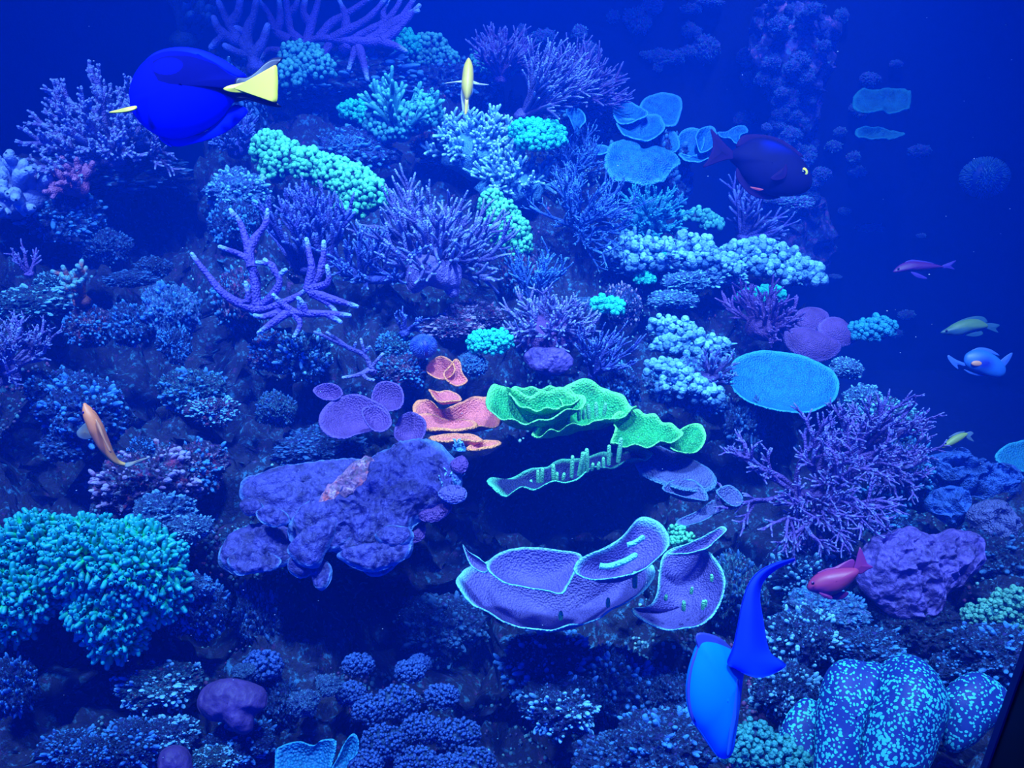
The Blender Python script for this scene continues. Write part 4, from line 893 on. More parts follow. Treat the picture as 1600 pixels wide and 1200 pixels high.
M_LUMP = coral_mat('white_lump', (0.03, 0.13, 0.42), (0.18, 0.5, 0.8), 0.35, 90, 160, 1.0)
R_LUMP = rock_mat('lump_rock', [(0.012, 0.049, 0.200), (0.036, 0.164, 0.500), (0.120, 0.369, 0.700)], 40, 1.0, 0.5)
for lb, lobes, sd in (('white lumpy coral at the left of the reef shoulder', [(968, 398, 16, 10), (992, 388, 20, 12, 4), (1020, 394, 20, 12, 8), (1004, 410, 26, 12, 10)], 1),
                      ('white lumpy coral arching over the middle of the reef shoulder', [(1052, 388, 20, 10), (1078, 380, 18, 10, 2), (1096, 390, 12, 12, 4), (1104, 408, 24, 12, 8), (1070, 406, 14, 8, 8), (1130, 418, 20, 10, 8)], 2),
                      ('white lumpy coral near the tip of the reef shoulder', [(1160, 392, 20, 9), (1186, 388, 18, 9, 2), (1212, 396, 22, 9, 2), (1170, 412, 24, 10, 6), (1200, 424, 20, 9, 6)], 3),
                      ('white lumpy coral at the very tip of the reef shoulder', [(1240, 416, 18, 8), (1262, 428, 18, 8), (1276, 440, 10, 5), (1228, 434, 16, 7)], 4),
                      ('white lumpy coral below the shoulder, left of the violet bush', [(1034, 508, 16, 8), (1056, 516, 20, 9, 3), (1080, 524, 16, 7, 3), (1046, 540, 20, 9, 5), (1090, 546, 24, 8, 5), (1120, 538, 14, 6, 4)], 5),
                      ('blue-white lumpy coral left of the turquoise disc', [(1030, 574, 16, 8), (1054, 584, 20, 12, 3), (1082, 606, 22, 14, 5), (1108, 620, 16, 10, 5), (1050, 606, 18, 10, 5)], 6)):
    knobbly('lumpy_coral', lb, lobes, 4.4, M_LUMP, 210, dz=-0.1, seed=200 + sd, basemat=R_LUMP, vary=0.7, up=0.1, group='white lumpy corals on the right of the reef')

# ---------------------------------------------------------------- mounds, leather corals and rocks
M_HEATHER = coral_mat('heather_mound', (0.11, 0.075, 0.4), (0.14, 0.12, 0.5), 0.45, 30, 200, 1.0, fleck=(0.14, 0.16, 0.55), polyp='Noise')
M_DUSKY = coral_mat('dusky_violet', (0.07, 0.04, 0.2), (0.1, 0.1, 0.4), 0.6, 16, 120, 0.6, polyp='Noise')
branching('leather_coral', 'pale blue lobed leather coral at the left edge', 26, 312, 46, 11, M_PALE, n=24, axis=(0, 0.6, 0.8), spread=1.4, lev=1, kids=1, ang=0.7, seg=4, taper=0.9, ls=0.5, seed=91, dz=-0.05, sides=10, base=34, width=30)
branching('leather_coral', 'purple-pink leather coral beside the pale blue one', 116, 292, 30, 7, M_PINKCRUST, n=16, axis=(0, 0.5, 0.9), spread=1.4, lev=1, kids=1, ang=0.7, seg=3, taper=0.85, ls=0.5, seed=92, dz=-0.08, sides=8, base=22)
mound('leather_coral', 'smooth lavender foot of the broad table coral', [(634, 430), (640, 410), (668, 404), (700, 412), (720, 420), (716, 444), (694, 452), (668, 446), (648, 458), (636, 450)], M_LILAC, T=30, rough=8, freq=18, dz=-0.18, oct=2, seed=3)
mound('leather_coral', 'small lavender lobe hanging under the table coral foot', [(694, 440), (706, 436), (718, 446), (716, 462), (704, 464), (694, 454)], M_LILAC, T=12, rough=3, freq=18, dz=-0.17, oct=2, seed=4)
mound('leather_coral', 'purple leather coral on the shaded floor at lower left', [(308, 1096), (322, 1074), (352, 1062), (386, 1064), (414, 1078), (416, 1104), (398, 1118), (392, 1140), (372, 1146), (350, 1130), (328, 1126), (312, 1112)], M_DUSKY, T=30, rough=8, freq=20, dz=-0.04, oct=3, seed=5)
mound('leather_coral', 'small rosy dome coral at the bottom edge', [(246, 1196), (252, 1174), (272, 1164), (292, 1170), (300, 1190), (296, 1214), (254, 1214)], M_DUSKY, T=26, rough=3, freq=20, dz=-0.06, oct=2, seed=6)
mound('mound_coral', 'lumpy violet mound coral behind the red fish', [(1336, 900), (1344, 862), (1372, 836), (1420, 826), (1452, 836), (1500, 828), (1528, 850), (1534, 880), (1510, 910), (1480, 930), (1464, 962), (1440, 974), (1400, 962), (1372, 944), (1350, 926)], M_HEATHER, T=52, rough=16, freq=26, dz=-0.04, oct=4, seed=7, nth=220, nr=70, ridged=True, fine=4)
mound('mound_coral', 'violet overhanging lip below the blue twig coral', [(818, 560), (836, 546), (870, 548), (892, 558), (888, 574), (864, 586), (838, 580)], M_HEATHER, T=18, rough=8, freq=40, dz=-0.1, oct=3, seed=8)
mound('boulder_coral', 'grey-blue boulder coral at the right edge of the slope', [(1436, 722), (1470, 708), (1510, 712), (1530, 728), (1560, 730), (1590, 748), (1596, 770), (1570, 784), (1530, 780), (1490, 770), (1456, 756)], M_STEEL, T=36, rough=22, freq=26, dz=0.0, oct=4, seed=9, ridged=True, fine=4)
mound('boulder_coral', 'pale slate boulder coral below the grey-blue one', [(1444, 790), (1460, 768), (1490, 764), (1516, 780), (1508, 812), (1492, 824), (1468, 812)], M_STEEL, T=28, rough=14, freq=26, dz=-0.02, oct=3, seed=10, ridged=True, fine=4)
mound('boulder_coral', 'mauve-grey boulder coral beside the pale slate one', [(1510, 806), (1530, 786), (1562, 782), (1586, 802), (1584, 836), (1558, 852), (1532, 836)], M_GREYPLATE, T=28, rough=14, freq=26, dz=-0.04, oct=3, seed=11, ridged=True, fine=4)

def rk(label, u, v, a, b, mat=R_DARK, crust=C_DIM, var=0, dz=0.03, rz=0.0, group=None, name='live_rock', d=None):
    return rock(name, label, u, v, a, b, mat, crust, dz, var, 'rock', group, rz, d)
rk('brown-blue live rock under the purple-pink leather coral', 92, 340, 58, 34, R_BLUE, C_BLUE, 0)
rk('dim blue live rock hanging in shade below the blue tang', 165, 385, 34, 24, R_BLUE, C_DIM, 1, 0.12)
rk('teal-crusted ledge rock at the left edge', 44, 476, 62, 22, R_TEAL, C_PALE, 2, -0.02)
rk('oval teal stone lying above the left ledge', 78, 440, 24, 12, R_TEAL, C_PALE, 3, -0.02)
rk('rusty live rock under the tube coral', 142, 512, 34, 26, R_PINK, C_BLUE, 4, -0.02)
rk('blue crusted live rock right of the tube coral', 205, 508, 34, 30, R_BLUE, C_BLUE, 5, -0.02)
rk('tall pale blue live rock left of the staghorn', 268, 490, 36, 40, R_PALE, C_BLUE, 6, -0.02)
rk('blue live rock tail below the tall pale rock', 272, 540, 22, 26, R_BLUE, C_BLUE, 0, 0.0)
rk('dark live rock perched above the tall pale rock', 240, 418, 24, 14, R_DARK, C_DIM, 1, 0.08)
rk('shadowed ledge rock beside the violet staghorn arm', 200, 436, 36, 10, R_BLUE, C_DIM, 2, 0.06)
rk('blue live rock above the orange fish', 130, 640, 64, 46, R_BLUE, C_BLUE, 3, 0.0)
rk('blue crusted rock behind the orange fish head', 90, 610, 40, 28, R_BLUE, C_BLUE, 4, 0.0)
rk('dark blue live rock under the orange fish head', 110, 690, 44, 26, R_BLUE, C_DIM, 5, 0.05)
rk('teal speckled rock in the dark hollow left of the plum cups', 300, 610, 44, 28, R_TEAL, C_BLUE, 6, 0.06)
rk('rosy speckled rock in the dark hollow left of the plum cups', 330, 642, 36, 18, R_PINK, C_PALE, 0, 0.04)
rk('small dark teal rock right of the rosy speckled rock', 432, 640, 26, 24, R_TEAL, C_DIM, 1, 0.04)
rk('large pink coralline rock under the orange fish tail', 224, 754, 74, 46, R_PINK, C_PINK, 2, 0.0)
rk('blue knob rock on top of the pink coralline rock', 222, 706, 22, 20, R_BLUE, C_BLUE, 3, -0.05)
rk('crusty pink and blue rock right of the pink coralline rock', 300, 730, 52, 34, R_PINK, C_BLUE, 4, 0.02)
rk('pale crusted rock above the green anemone coral', 260, 800, 50, 26, R_PALE, C_PALE, 5, -0.02)
rk('pale crusted stone at the tail of the pink coralline rock', 300, 826, 28, 16, R_PALE, C_PALE, 6, -0.04)
rk('teal crusted rock under the violet staghorn', 470, 556, 40, 34, R_TEAL, C_PALE, 0, 0.0)
rk('dark rock speckled with pink between staghorn and sprig', 430, 552, 34, 28, R_PINK, C_BLUE, 1, 0.03)
rk('dark crusted rock behind the violet staghorn base', 370, 470, 36, 40, R_PINK, C_BLUE, 2, 0.08)
rk('pale blue crusted rock behind the staghorn top', 372, 300, 48, 30, R_PALE, C_PALE, 3, 0.0)
rk('blue crusted rock left of the staghorn top', 368, 352, 34, 30, R_BLUE, C_BLUE, 4, 0.04)
rk('dark crusted rock under the dark teal spiked coral', 560, 236, 60, 30, R_BLUE, C_BLUE, 5, 0.02)
rk('purple crusted rock left of the frosty finger coral', 690, 232, 40, 22, R_PINK, C_BLUE, 6, 0.0)
rk('blue stone at the foot of the frosty finger coral', 540, 228, 20, 14, R_PALE, C_BLUE, 0, -0.04)
rk('pinkish crusted rock below the table coral foot', 740, 500, 42, 24, R_PINK, C_PINK, 1, 0.0, 0.4)
rk('rosy crusted ledge left of the teal cauliflower', 700, 512, 44, 16, R_PINK, C_PINK, 2, -0.02)
rk('teal crusted rock beside the striped blue urchin', 616, 545, 34, 22, R_TEAL, C_BLUE, 3, 0.0)
rk('dark crusted rock under the striped blue urchin', 630, 580, 40, 22, R_PINK, C_BLUE, 4, 0.0)
rk('pale blue crusted stone right of the salmon scrolls', 740, 570, 22, 16, R_PALE, C_BLUE, 5, -0.03)
rk('violet crusted rock left of the sea green band', 812, 426, 26, 34, R_PINK, C_BLUE, 6, 0.0)
rk('round beige stone above the small teal cauliflower', 908, 480, 18, 15, R_PALE, None, 0, -0.04)
rk('violet crusted rock right of the small teal cauliflower', 972, 478, 26, 28, R_BLUE, C_PINK, 1, 0.0)
rk('white crusted rock at centre right, below the cyan tubes', 1000, 404, 56, 22, R_PALE, C_PALE, 2, -0.04)
rk('white crusted rock next to the cyan feathery tuft', 1070, 396, 40, 20, R_PALE, C_PALE, 3, -0.02)
rk('long white crusted ledge of the reef shoulder', 1110, 420, 62, 24, R_PALE, C_PALE, 4, -0.02, 0.2)
rk('white crusted rock at the tip of the reef shoulder', 1190, 396, 48, 18, R_PALE, C_PALE, 5, 0.0)
rk('last white crusted rock jutting into the open water', 1246, 424, 38, 17, R_PALE, C_PALE, 6, 0.04, 0.3)
rk('white crusted stone under the reef shoulder', 1070, 440, 38, 13, R_PALE, C_PALE, 0, -0.04, 0.3)
rk('small white crusted stone in the gap below the shoulder', 1052, 468, 34, 11, R_PALE, C_PALE, 1, -0.02)
rk('white crusted rock left of the dark violet bush', 1050, 516, 36, 12, R_PALE, C_PALE, 2, -0.02)
rk('pale crusted ledge under the dark violet bush', 1090, 542, 50, 15, R_PALE, C_PALE, 3, -0.03, 0.15)
rk('blue-white crusted rock left of the brushy coral', 1060, 596, 44, 32, R_PALE, C_BLUE, 4, -0.02)
rk('pale crusted rock under the brushy coral', 1096, 620, 40, 24, R_PALE, C_BLUE, 5, -0.03)
rk('blue crusted rock strip right of the twig coral', 960, 610, 34, 40, R_BLUE, C_BLUE, 6, 0.02)
rk('dim violet rock column below the turquoise disc', 1160, 670, 30, 44, R_BLUE, C_DIM, 0, 0.02)
rk('small white crusted stone right of the turquoise disc', 1322, 576, 22, 14, R_PALE, C_PALE, 1, 0.0)
rk('crusted rock at the right rim of the turquoise disc', 1346, 624, 28, 18, R_PALE, C_PALE, 2, 0.02, 0.3)
rk('teal crusted rock behind the gorgonian tips', 1380, 660, 56, 32, R_TEAL, C_PALE, 3, 0.04, 0.3)
rk('crusted rock right of the gorgonian', 1410, 740, 44, 44, R_BLUE, C_BLUE, 4, 0.06)
rk('dark crusted rock between gorgonian and violet mound', 1370, 800, 50, 30, R_BLUE, C_BLUE, 5, 0.05)
rk('dark rock ledge under the boulder corals', 1560, 870, 60, 36, R_DARK, C_DIM, 6, 0.04)
rk('crusted rock in front of the red fish nose', 1250, 900, 50, 40, R_BLUE, C_PALE, 0, 0.04)
rk('pale violet crusted rock under the red fish', 1290, 956, 56, 30, R_PALE, C_BLUE, 1, 0.0)
rk('blue crusted rock right of the pale blue tang tail', 1250, 1000, 52, 40, R_BLUE, C_PALE, 2, 0.0)
rk('crusted rock between pale blue tang and brain coral', 1230, 1080, 50, 40, R_BLUE, C_PALE, 3, 0.02)
rk('blue rock ledge above the brain coral', 1360, 1010, 50, 22, R_BLUE, C_BLUE, 4, 0.02)
rk('dark slab under the lumpy violet mound', 1440, 968, 70, 36, R_DARK, None, 5, 0.06)
rk('blue crusted rock at the right edge above the post', 1560, 1020, 60, 32, R_BLUE, C_BLUE, 6, -0.02)
rk('crusted rock by the right lobe of the brain coral', 1500, 1050, 40, 28, R_BLUE, C_BLUE, 0, 0.02)
rk('grey-brown rock under the upright lavender plate', 1150, 930, 40, 56, R_TEAL, C_DIM, 1, 0.02)
rk('bluish crusted boulder beneath the wide lavender plate', 850, 1040, 70, 44, R_BLUE, C_BLUE, 2, 0.05)
rk('crusted boulder left of the pale blue tang head', 960, 1070, 60, 50, R_BLUE, C_BLUE, 3, 0.06)
rk('rocky clump below the crusted boulders', 880, 1100, 56, 36, R_BLUE, C_PALE, 4, 0.0)
rk('dim rock behind the pale blue tang belly', 1050, 1090, 44, 40, R_BLUE, C_DIM, 5, 0.06)
rk('rocky clump at the bottom edge left of the pale blue tang', 1040, 1170, 70, 44, R_BLUE, C_BLUE, 6, 0.02)
rk('bluish crusted boulder at the bottom edge, centre', 960, 1190, 60, 40, R_BLUE, C_DIM, 0, 0.04)
rk('crusted rock right of the green anemone coral', 310, 950, 40, 44, R_BLUE, C_BLUE, 1, 0.02)
rk('pale crusted stone at the tip of the green anemone coral', 304, 918, 26, 14, R_PALE, C_BLUE, 2, -0.04)
rk('dim crusted rock below the indigo crust coral', 400, 960, 34, 50, R_BLUE, C_DIM, 3, 0.06)
rk('teal streaked rock under the green anemone coral', 250, 1068, 60, 24, R_TEAL, C_PALE, 4, 0.03)
rk('dim blue rock at the lower left edge', 26, 1072, 30, 44, R_BLUE, C_BLUE, 5, 0.02)
rk('blue crusted stone above the purple leather coral', 380, 1050, 16, 10, R_PALE, None, 6, -0.04)
rk('crusted ledge stone furthest along the lower left floor', 110, 1172, 44, 26, R_BLUE, C_BLUE, 0, 0.02)
rk('crusted ledge stone left of the rosy dome', 200, 1164, 50, 30, R_BLUE, C_BLUE, 3, 0.02)
rk('crusted ledge stone behind the rosy dome', 268, 1146, 46, 22, R_BLUE, C_PALE, 5, 0.03)
rk('crusted ledge stone between the rosy dome and cyan plates', 376, 1164, 46, 26, R_BLUE, C_BLUE, 6, 0.02)
rk('crusted floor rock right of the purple leather coral', 430, 1100, 34, 40, R_BLUE, C_DIM, 1, 0.05)
rk('cyan knob stones beside the rosy dome', 330, 1190, 34, 16, R_TEAL, C_PALE, 2, -0.04)
rk('blue knob stone at the foot of the purple leather coral', 140, 1184, 34, 26, R_BLUE, C_BLUE, 3, -0.02)
rk('curled cyan stone right of the purple leather coral', 476, 1098, 22, 18, R_PALE, None, 4, -0.02)
rk('hooked cyan stone above the navy button corals', 514, 1070, 20, 14, R_PALE, None, 5, -0.02)
rk('dim crusted rock deep under the indigo crust coral', 690, 980, 60, 40, R_BLUE, C_DIM, 6, 0.25)
rk('dim rock at the foot of the plum cups', 500, 700, 60, 22, R_BLUE, C_DIM, 1, 0.06)
rk('crusted top rock under the scattered teal knobs', 690, 130, 70, 34, R_BLUE, C_BLUE, 2, 0.06)
rk('crusted top rock under the top staghorn', 530, 120, 110, 40, R_DARK, C_BLUE, 3, 0.06)
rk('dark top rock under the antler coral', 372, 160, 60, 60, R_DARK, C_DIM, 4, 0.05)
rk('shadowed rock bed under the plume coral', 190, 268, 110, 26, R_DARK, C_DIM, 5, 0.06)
rk('crusted rock under the mauve needle fan', 900, 190, 60, 40, R_BLUE, C_BLUE, 6, 0.06)
rk('crusted rock beneath the azure shelves', 1010, 280, 60, 60, R_BLUE, C_BLUE, 0, 0.08)

# encrusted pillar at the back and crusts on the back wall
def DW(v, y):
    """Camera-axis distance at which row v meets the upright plane at depth y."""
    return y / (math.cos(PITCH) - (v - 600) / FPX * math.sin(PITCH))
PY = 3.42
pil = MB()
ys = np.linspace(-120, 420, 70); th = np.arange(40) / 40 * 2 * math.pi
V = []
for y in ys:
    c = P(1236 + 8 * math.sin(y / 60), y, DW(y, PY))
    w = (44 + 12 * math.sin(y / 47)) * 3.3 / FPX
    V.append(c + np.stack([np.cos(th) * w, np.sin(th) * w * 0.7, 0 * th], 1))
V = np.array(V).reshape(-1, 3)
V = V + np.stack([fbm(V * 12 + 4 * k, 4, 0.6) for k in range(3)], 1) * 0.05
a = np.arange(69)[:, None] * 40; j = np.arange(40)[None]; k_ = (j + 1) % 40
pil.add(V, np.stack([a + j, a + 40 + j, a + 40 + k_, a + k_], -1).reshape(-1, 4))
M_PILLAR = rock_mat('pillar_crust', [(0.05, 0.08, 0.5), (0.16, 0.2, 0.9), (0.5, 0.2, 0.85), (0.12, 0.4, 0.95)], 18, 1.0, 0.55)
po = pil.build('crusted_pillar', M_PILLAR, origin=P(1236, 420, DW(420, PY))); po['kind'] = 'structure'; po['label'] = 'pillar by the back wall overgrown with violet and blue crusts'
rngp = np.random.default_rng(9)
R_WALLV = rock_mat('violet_wall_crust', [(0.08, 0.14, 0.8), (0.4, 0.18, 0.9), (0.16, 0.5, 0.95)], 3.5, 0.9, 0.6, fine=12)
for i in range(70):
    u = 1232 + rngp.normal() * 28; v = rngp.uniform(-5, 340); s = rngp.uniform(6, 16)
    kb_ = rk('x', u, v, s, s * 0.75, R_WALLV, C_BLUE, i, name='crust_lump', d=DW(v, PY - 0.14 + rngp.uniform(0, 0.06)))
    del kb_['label'], kb_['category']
    kb_.parent = po; kb_.location = kb_.location - po.location
    for ch_ in list(kb_.children): ch_.name = 'crust'
WALLC = [(995, 32, 20, 18, 'round pinkish crust clump on the back wall, above the chain'), (1020, 8, 14, 12, 'small crust clump at the top edge of the back wall'), (957, 26, 9, 8, 'tiny pale crust dot left of the round pinkish clump'),
         (1030, 88, 14, 10, 'left link of the crust chain on the back wall'), (1052, 90, 20, 9, 'middle link of the crust chain on the back wall'), (1078, 82, 16, 9, 'thin link before the end of the crust chain'), (1104, 76, 18, 17, 'thick pinkish end of the crust chain on the back wall'),
         (1012, 86, 12, 6, 'flat white crust starting the chain on the back wall'), (1028, 104, 7, 8, 'white crust dot hanging under the chain'), (1076, 46, 10, 10, 'crust dot above the chain end'), (1088, 50, 8, 7, 'faint crust dot right of the one above the chain'),
         (1082, 14, 16, 7, 'curved crust flake near the top edge'), (1110, 3, 22, 7, 'bright blue crust flake at the top edge'), (1168, 90, 14, 12, 'round ring-shaped crust on the wall left of the pillar'), (1168, 124, 11, 11, 'blue crust knob below the ring-shaped crust'),
         (1165, 186, 16, 9, 'pink-edged crust left of the pillar'), (1198, 60, 10, 20, 'narrow crust strip along the left side of the pillar'), (905, 50, 12, 9, 'pale crust over the mauve needle fan'), (850, 58, 18, 10, 'blue crust above the lilac tabletop needles'),
         (816, 50, 8, 10, 'violet crust knob at the top of the lilac needles'), (922, 82, 14, 14, 'hooked crust ring at the top of the mauve fan'), (964, 124, 10, 9, 'blue crust knob at the tip of the mauve fan'), (1314, 26, 10, 10, 'round blue crust right of the pillar top'),
         (1312, 206, 9, 6, 'pale crust dot right of the pillar, upper'), (1302, 228, 12, 7, 'pale crust dot right of the pillar, lower'), (1334, 246, 10, 8, 'bright crust dot below the lower teal shelf'), (1340, 268, 14, 8, 'blue crust under the bright dot'),
         (1360, 124, 14, 9, 'dim crust above the upper teal plate'), (1342, 172, 14, 10, 'dim crust at the left of the upper teal plate'), (1400, 100, 9, 5, 'pink-tinged crust dot above the upper teal plate'),
         (1436, 236, 16, 8, 'faint crust right of the lower teal shelf'), (1300, 388, 7, 4, 'white speck stone in open water side, left'), (1440, 368, 7, 3, 'white speck stone above the purple fish'), (1306, 432, 10, 3, 'thin white flake off the reef shoulder'),
         (1320, 330, 9, 5, 'pale flake on the wall under the dark tang'), (1240, 316, 28, 8, 'white-topped crust ledge under the dark tang head'), (1205, 312, 10, 5, 'white crust dot under the dark tang belly'), (1416, 492, 12, 6, 'small pale crust left of the yellow-green fish'),
         (1400, 520, 10, 5, 'dim crust far behind the teal fan-shaped coral'), (1360, 356, 20, 5, 'long faint flake left of the purple fish')]
for i, (u, v, a_, b_, lb) in enumerate(WALLC):
    dd = DW(v, WALL_Y - 0.02) if (v < 300 or u > 1290) and u > 940 else None
    rk(lb, u, v, a_, b_, R_WALLV, C_PALE if ('white' in lb or 'pale' in lb or 'bright' in lb) else C_BLUE, i, name='wall_crust', d=dd)

# ---------------------------------------------------------------- anemone coral with club tentacles, brain coral, urchins
M_TENT = coral_mat('tentacle', (0.006, 0.6, 0.16), (0.012, 0.38, 0.42), 0.7, 30, 200, 0.15, rough=0.4)
def tentacle_mesh(i):
    rng = np.random.default_rng(100 + i); mb = MB()
    b = rng.normal(size=2) * 0.4
    t = np.linspace(0, 1, 6)
    pts = np.stack([b[0] * t ** 2, b[1] * t ** 2, t], 1)
    tube(mb, pts, [0.17, 0.16, 0.15, 0.16, 0.21, 0.19], 7, [0.0, 0, 0, 0.05, 0.6, 1.0])
    return mb
def anemone():
    lobes = [(66, 842, 46, 34, 0.0), (24, 862, 34, 34, 0), (26, 926, 62, 44, 10), (150, 872, 66, 60, 20), (210, 884, 66, 66, 16), (176, 950, 56, 46, 22), (184, 992, 32, 28, 20), (240, 920, 40, 48, 10), (2, 966, 36, 36, 14)]
    d = float(D(130, 900)) - 0.05; k = d / FPX
    o = thing('anemone_coral', 'teal anemone coral with masses of blue-tipped club tentacles', 'coral', P(140, 1010, d + 0.06))
    E = [(P(u, v, d - nr_ * k), np.array((a, min(a, b) * 0.85, b)) * k * 0.88) for u, v, a, b, nr_ in lobes]
    mb = MB(); vv, ff = ICO[4]
    for c, r in E: mb.add(vv * (1 + 0.1 * fbm(vv * 3, 2))[:, None] * r * 0.95 + c, ff)
    mb.build('skeleton', coral_mat('tentacle_bed', (0.005, 0.09, 0.14), None, 0.6, 30, 200, 0.3), o)
    rng = np.random.default_rng(8); spots = []
    for c, r in E:
        m = int(8600 * r[0] * r[2] / sum(q[1][0] * q[1][2] for q in E))
        gi = np.arange(m) + 0.5; ph = np.arccos(1 - 2 * gi / m); th = math.pi * (1 + 5 ** 0.5) * gi
        for x in np.stack([np.cos(th) * np.sin(ph), np.sin(th) * np.sin(ph), np.cos(ph)], 1) + rng.normal(size=(m, 3)) * 0.06:
            x = nrm(x)
            if x[1] > 0.35 or x[2] < -0.75: continue
            p = c + x * r
            if any(np.sum(((p - c2) / r2) ** 2) < 1 for c2, r2 in E if c2 is not c): continue
            dr = nrm(x / r * r.mean() + rng.normal(size=3) * 0.5 + UPV * 0.1)
            spots.append((p, dr, rng.uniform(12, 21) * k))
    from mathutils import Vector
    face = [s for s in spots]
    face.sort(key=lambda s: float(np.dot(s[1], nrm(CAM - s[0]))) - 0.3 * abs(float(np.dot(s[0] - P(170, 920, d), RT))), reverse=True)
    protos = [tentacle_mesh(i) for i in range(6)]
    meshes = [p.mesh('tentacle', M_TENT) for p in protos]
    for i, (p, dr, L) in enumerate(face[:300]):
        t = bpy.data.objects.new('tentacle', meshes[i % 6]); COL.objects.link(t); t.parent = o
        t.location = Vector(p) - o.location
        t.rotation_euler = Vector(dr).to_track_quat('Z', 'Y').to_euler(); t.scale = (L, L, L)
    rest = MB()
    pv = [(np.concatenate(p.v), np.concatenate(p.f4), np.concatenate(p.t)) for p in protos]
    for i, (p, dr, L) in enumerate(face[300:]):
        v, f, tt = pv[i % 6]; x, y = frame_of(dr)
        rest.add(p + L * (v[:, :1] * x + v[:, 1:2] * y + v[:, 2:] * dr), f, tt)
    r = rest.build('tentacles', M_TENT, o); r['kind'] = 'stuff'
anemone()

def brain_mat():
    m, nt, b = _new('brain_maze'); co = _coord(nt)
    wn = _tex(nt, 'Noise', 55, 2, co)
    add = nt.nodes.new('ShaderNodeVectorMath'); add.operation = 'MULTIPLY_ADD'
    nt.links.new(wn.outputs['Color'], add.inputs[0]); add.inputs[1].default_value = (0.009, 0.009, 0.009); nt.links.new(co, add.inputs[2])
    v = _tex(nt, 'Voronoi', 195, coord=add.outputs[0], feature='SMOOTH_F1'); v.inputs['Smoothness'].default_value = 0.2
    n = _tex(nt, 'Noise', 13, 2, co)
    thr = nt.nodes.new('ShaderNodeMath'); thr.operation = 'MULTIPLY_ADD'; thr.inputs[1].default_value = 0.7; thr.inputs[2].default_value = 0.07
    nt.links.new(n.outputs['Fac'], thr.inputs[0])
    sub = nt.nodes.new('ShaderNodeMath'); sub.operation = 'SUBTRACT'; nt.links.new(thr.outputs[0], sub.inputs[0]); nt.links.new(v.outputs['Distance'], sub.inputs[1])
    fac = _ramp(nt, sub.outputs[0], -0.03, 0.04)
    c = _mix(nt, fac, (0.008, 0.03, 0.2), (0.04, 0.55, 0.62))
    nt.links.new(c, b.inputs['Base Color']); b.inputs['Roughness'].default_value = 0.55
    bp = nt.nodes.new('ShaderNodeBump'); bp.inputs['Strength'].default_value = 0.6; bp.inputs['Distance'].default_value = 0.003
    nt.links.new(fac, bp.inputs['Height']); nt.links.new(bp.outputs['Normal'], b.inputs['Normal'])
    return m
def brain():
    m = brain_mat(); d = 1.12; k = d / FPX
    o = thing('brain_coral', 'big lobed brain coral with a cyan maze pattern beside the post', 'coral', P(1390, 1230, d + 0.05))
    for name, ol, T, dd, hub in (('lobe', [(1272, 1190), (1276, 1110), (1290, 1052), (1316, 1030), (1352, 1034), (1372, 1036), (1376, 1060), (1356, 1110), (1338, 1180), (1330, 1260), (1270, 1260)], 44, 0.0, (1320, 1120)),
                                 ('lobe', [(1330, 1180), (1348, 1100), (1372, 1044), (1400, 1024), (1430, 1026), (1456, 1050), (1472, 1084), (1474, 1120), (1460, 1160), (1440, 1210), (1400, 1262), (1330, 1262)], 74, 0.0, (1405, 1110)),
                                 ('lobe', [(1468, 1100), (1486, 1068), (1520, 1050), (1552, 1062), (1576, 1088), (1566, 1124), (1540, 1142), (1514, 1166), (1484, 1176), (1470, 1150)], 34, 0.02, (1516, 1108)),
                                 ('skirt', [(1206, 1200), (1216, 1150), (1234, 1110), (1262, 1090), (1300, 1120), (1320, 1200), (1316, 1260), (1210, 1260)], 30, 0.05, (1260, 1180))):
        mb = MB(); inflate(mb, ol, d + dd, (0, 0.35, 0.93), T * k, hub=hub, nth=110, nr=34, back=0.5, rough=5 * k, freq=14, seed=2, oct=2)
        mb.build(name, m, o)
brain()

def urchin(label, u, v, r, dz, d=None, group=None):
    d = float(D(u, v)) + dz if d is None else d
    k = d / FPX; c = P(u, v, d); rng = np.random.default_rng(int(u))
    o = thing('tuxedo_urchin', label, 'urchin', c - UPV * r * k * 0.8)
    mb = MB(); vv, ff = ICO[4]
    lon = np.arctan2(vv[:, 1], vv[:, 0]); band = np.clip(np.cos(lon * 5) * 2.2 + 0.2, 0, 1)
    mb.add(vv * np.array((1, 1, 0.86)) * r * 0.86 * k + c, ff, band)
    mb.build('body', M_URCHIN, o)
    sp = MB(); n = 900
    gi = np.arange(n) + 0.5; ph = np.arccos(1 - 2 * gi / n); th = math.pi * (1 + 5 ** 0.5) * gi
    for q in np.stack([np.cos(th) * np.sin(ph), np.sin(th) * np.sin(ph), np.cos(ph)], 1):
        if math.cos(math.atan2(q[1], q[0]) * 5) > 0.75: continue
        p = c + q * np.array((1, 1, 0.86)) * r * 0.85 * k
        e = nrm(q + rng.normal(size=3) * 0.15)
        tube(sp, [p, p + e * r * 0.2 * k], [r * 0.03 * k, r * 0.02 * k], 4, [0.0, 0.6], round_end=False)
    s = sp.build('spines', M_URCHIN, o); s['kind'] = 'stuff'
M_URCHIN = plain_mat('urchin_blue', (0.06, 0.16, 0.6), (0.01, 0.03, 0.35), rough=0.5)
urchin('striped blue ball urchin among the rocks above the salmon shelves', 662, 541, 21, -0.12)
M_URCHIN = plain_mat('urchin_blue_brightened', (0.1, 0.45, 0.95), (0.02, 0.1, 0.6), rough=0.5)  # same urchin blue, brightened to make up for dim light at the back
urchin('blue-striped ball urchin on the back wall at upper right', 1538, 277, 34, 0, d=3.3)

# ---------------------------------------------------------------- fish
def px_mesh(o, name, mat, fn):
    mb = MB(); fn(mb); return mb.build(name, mat, o)

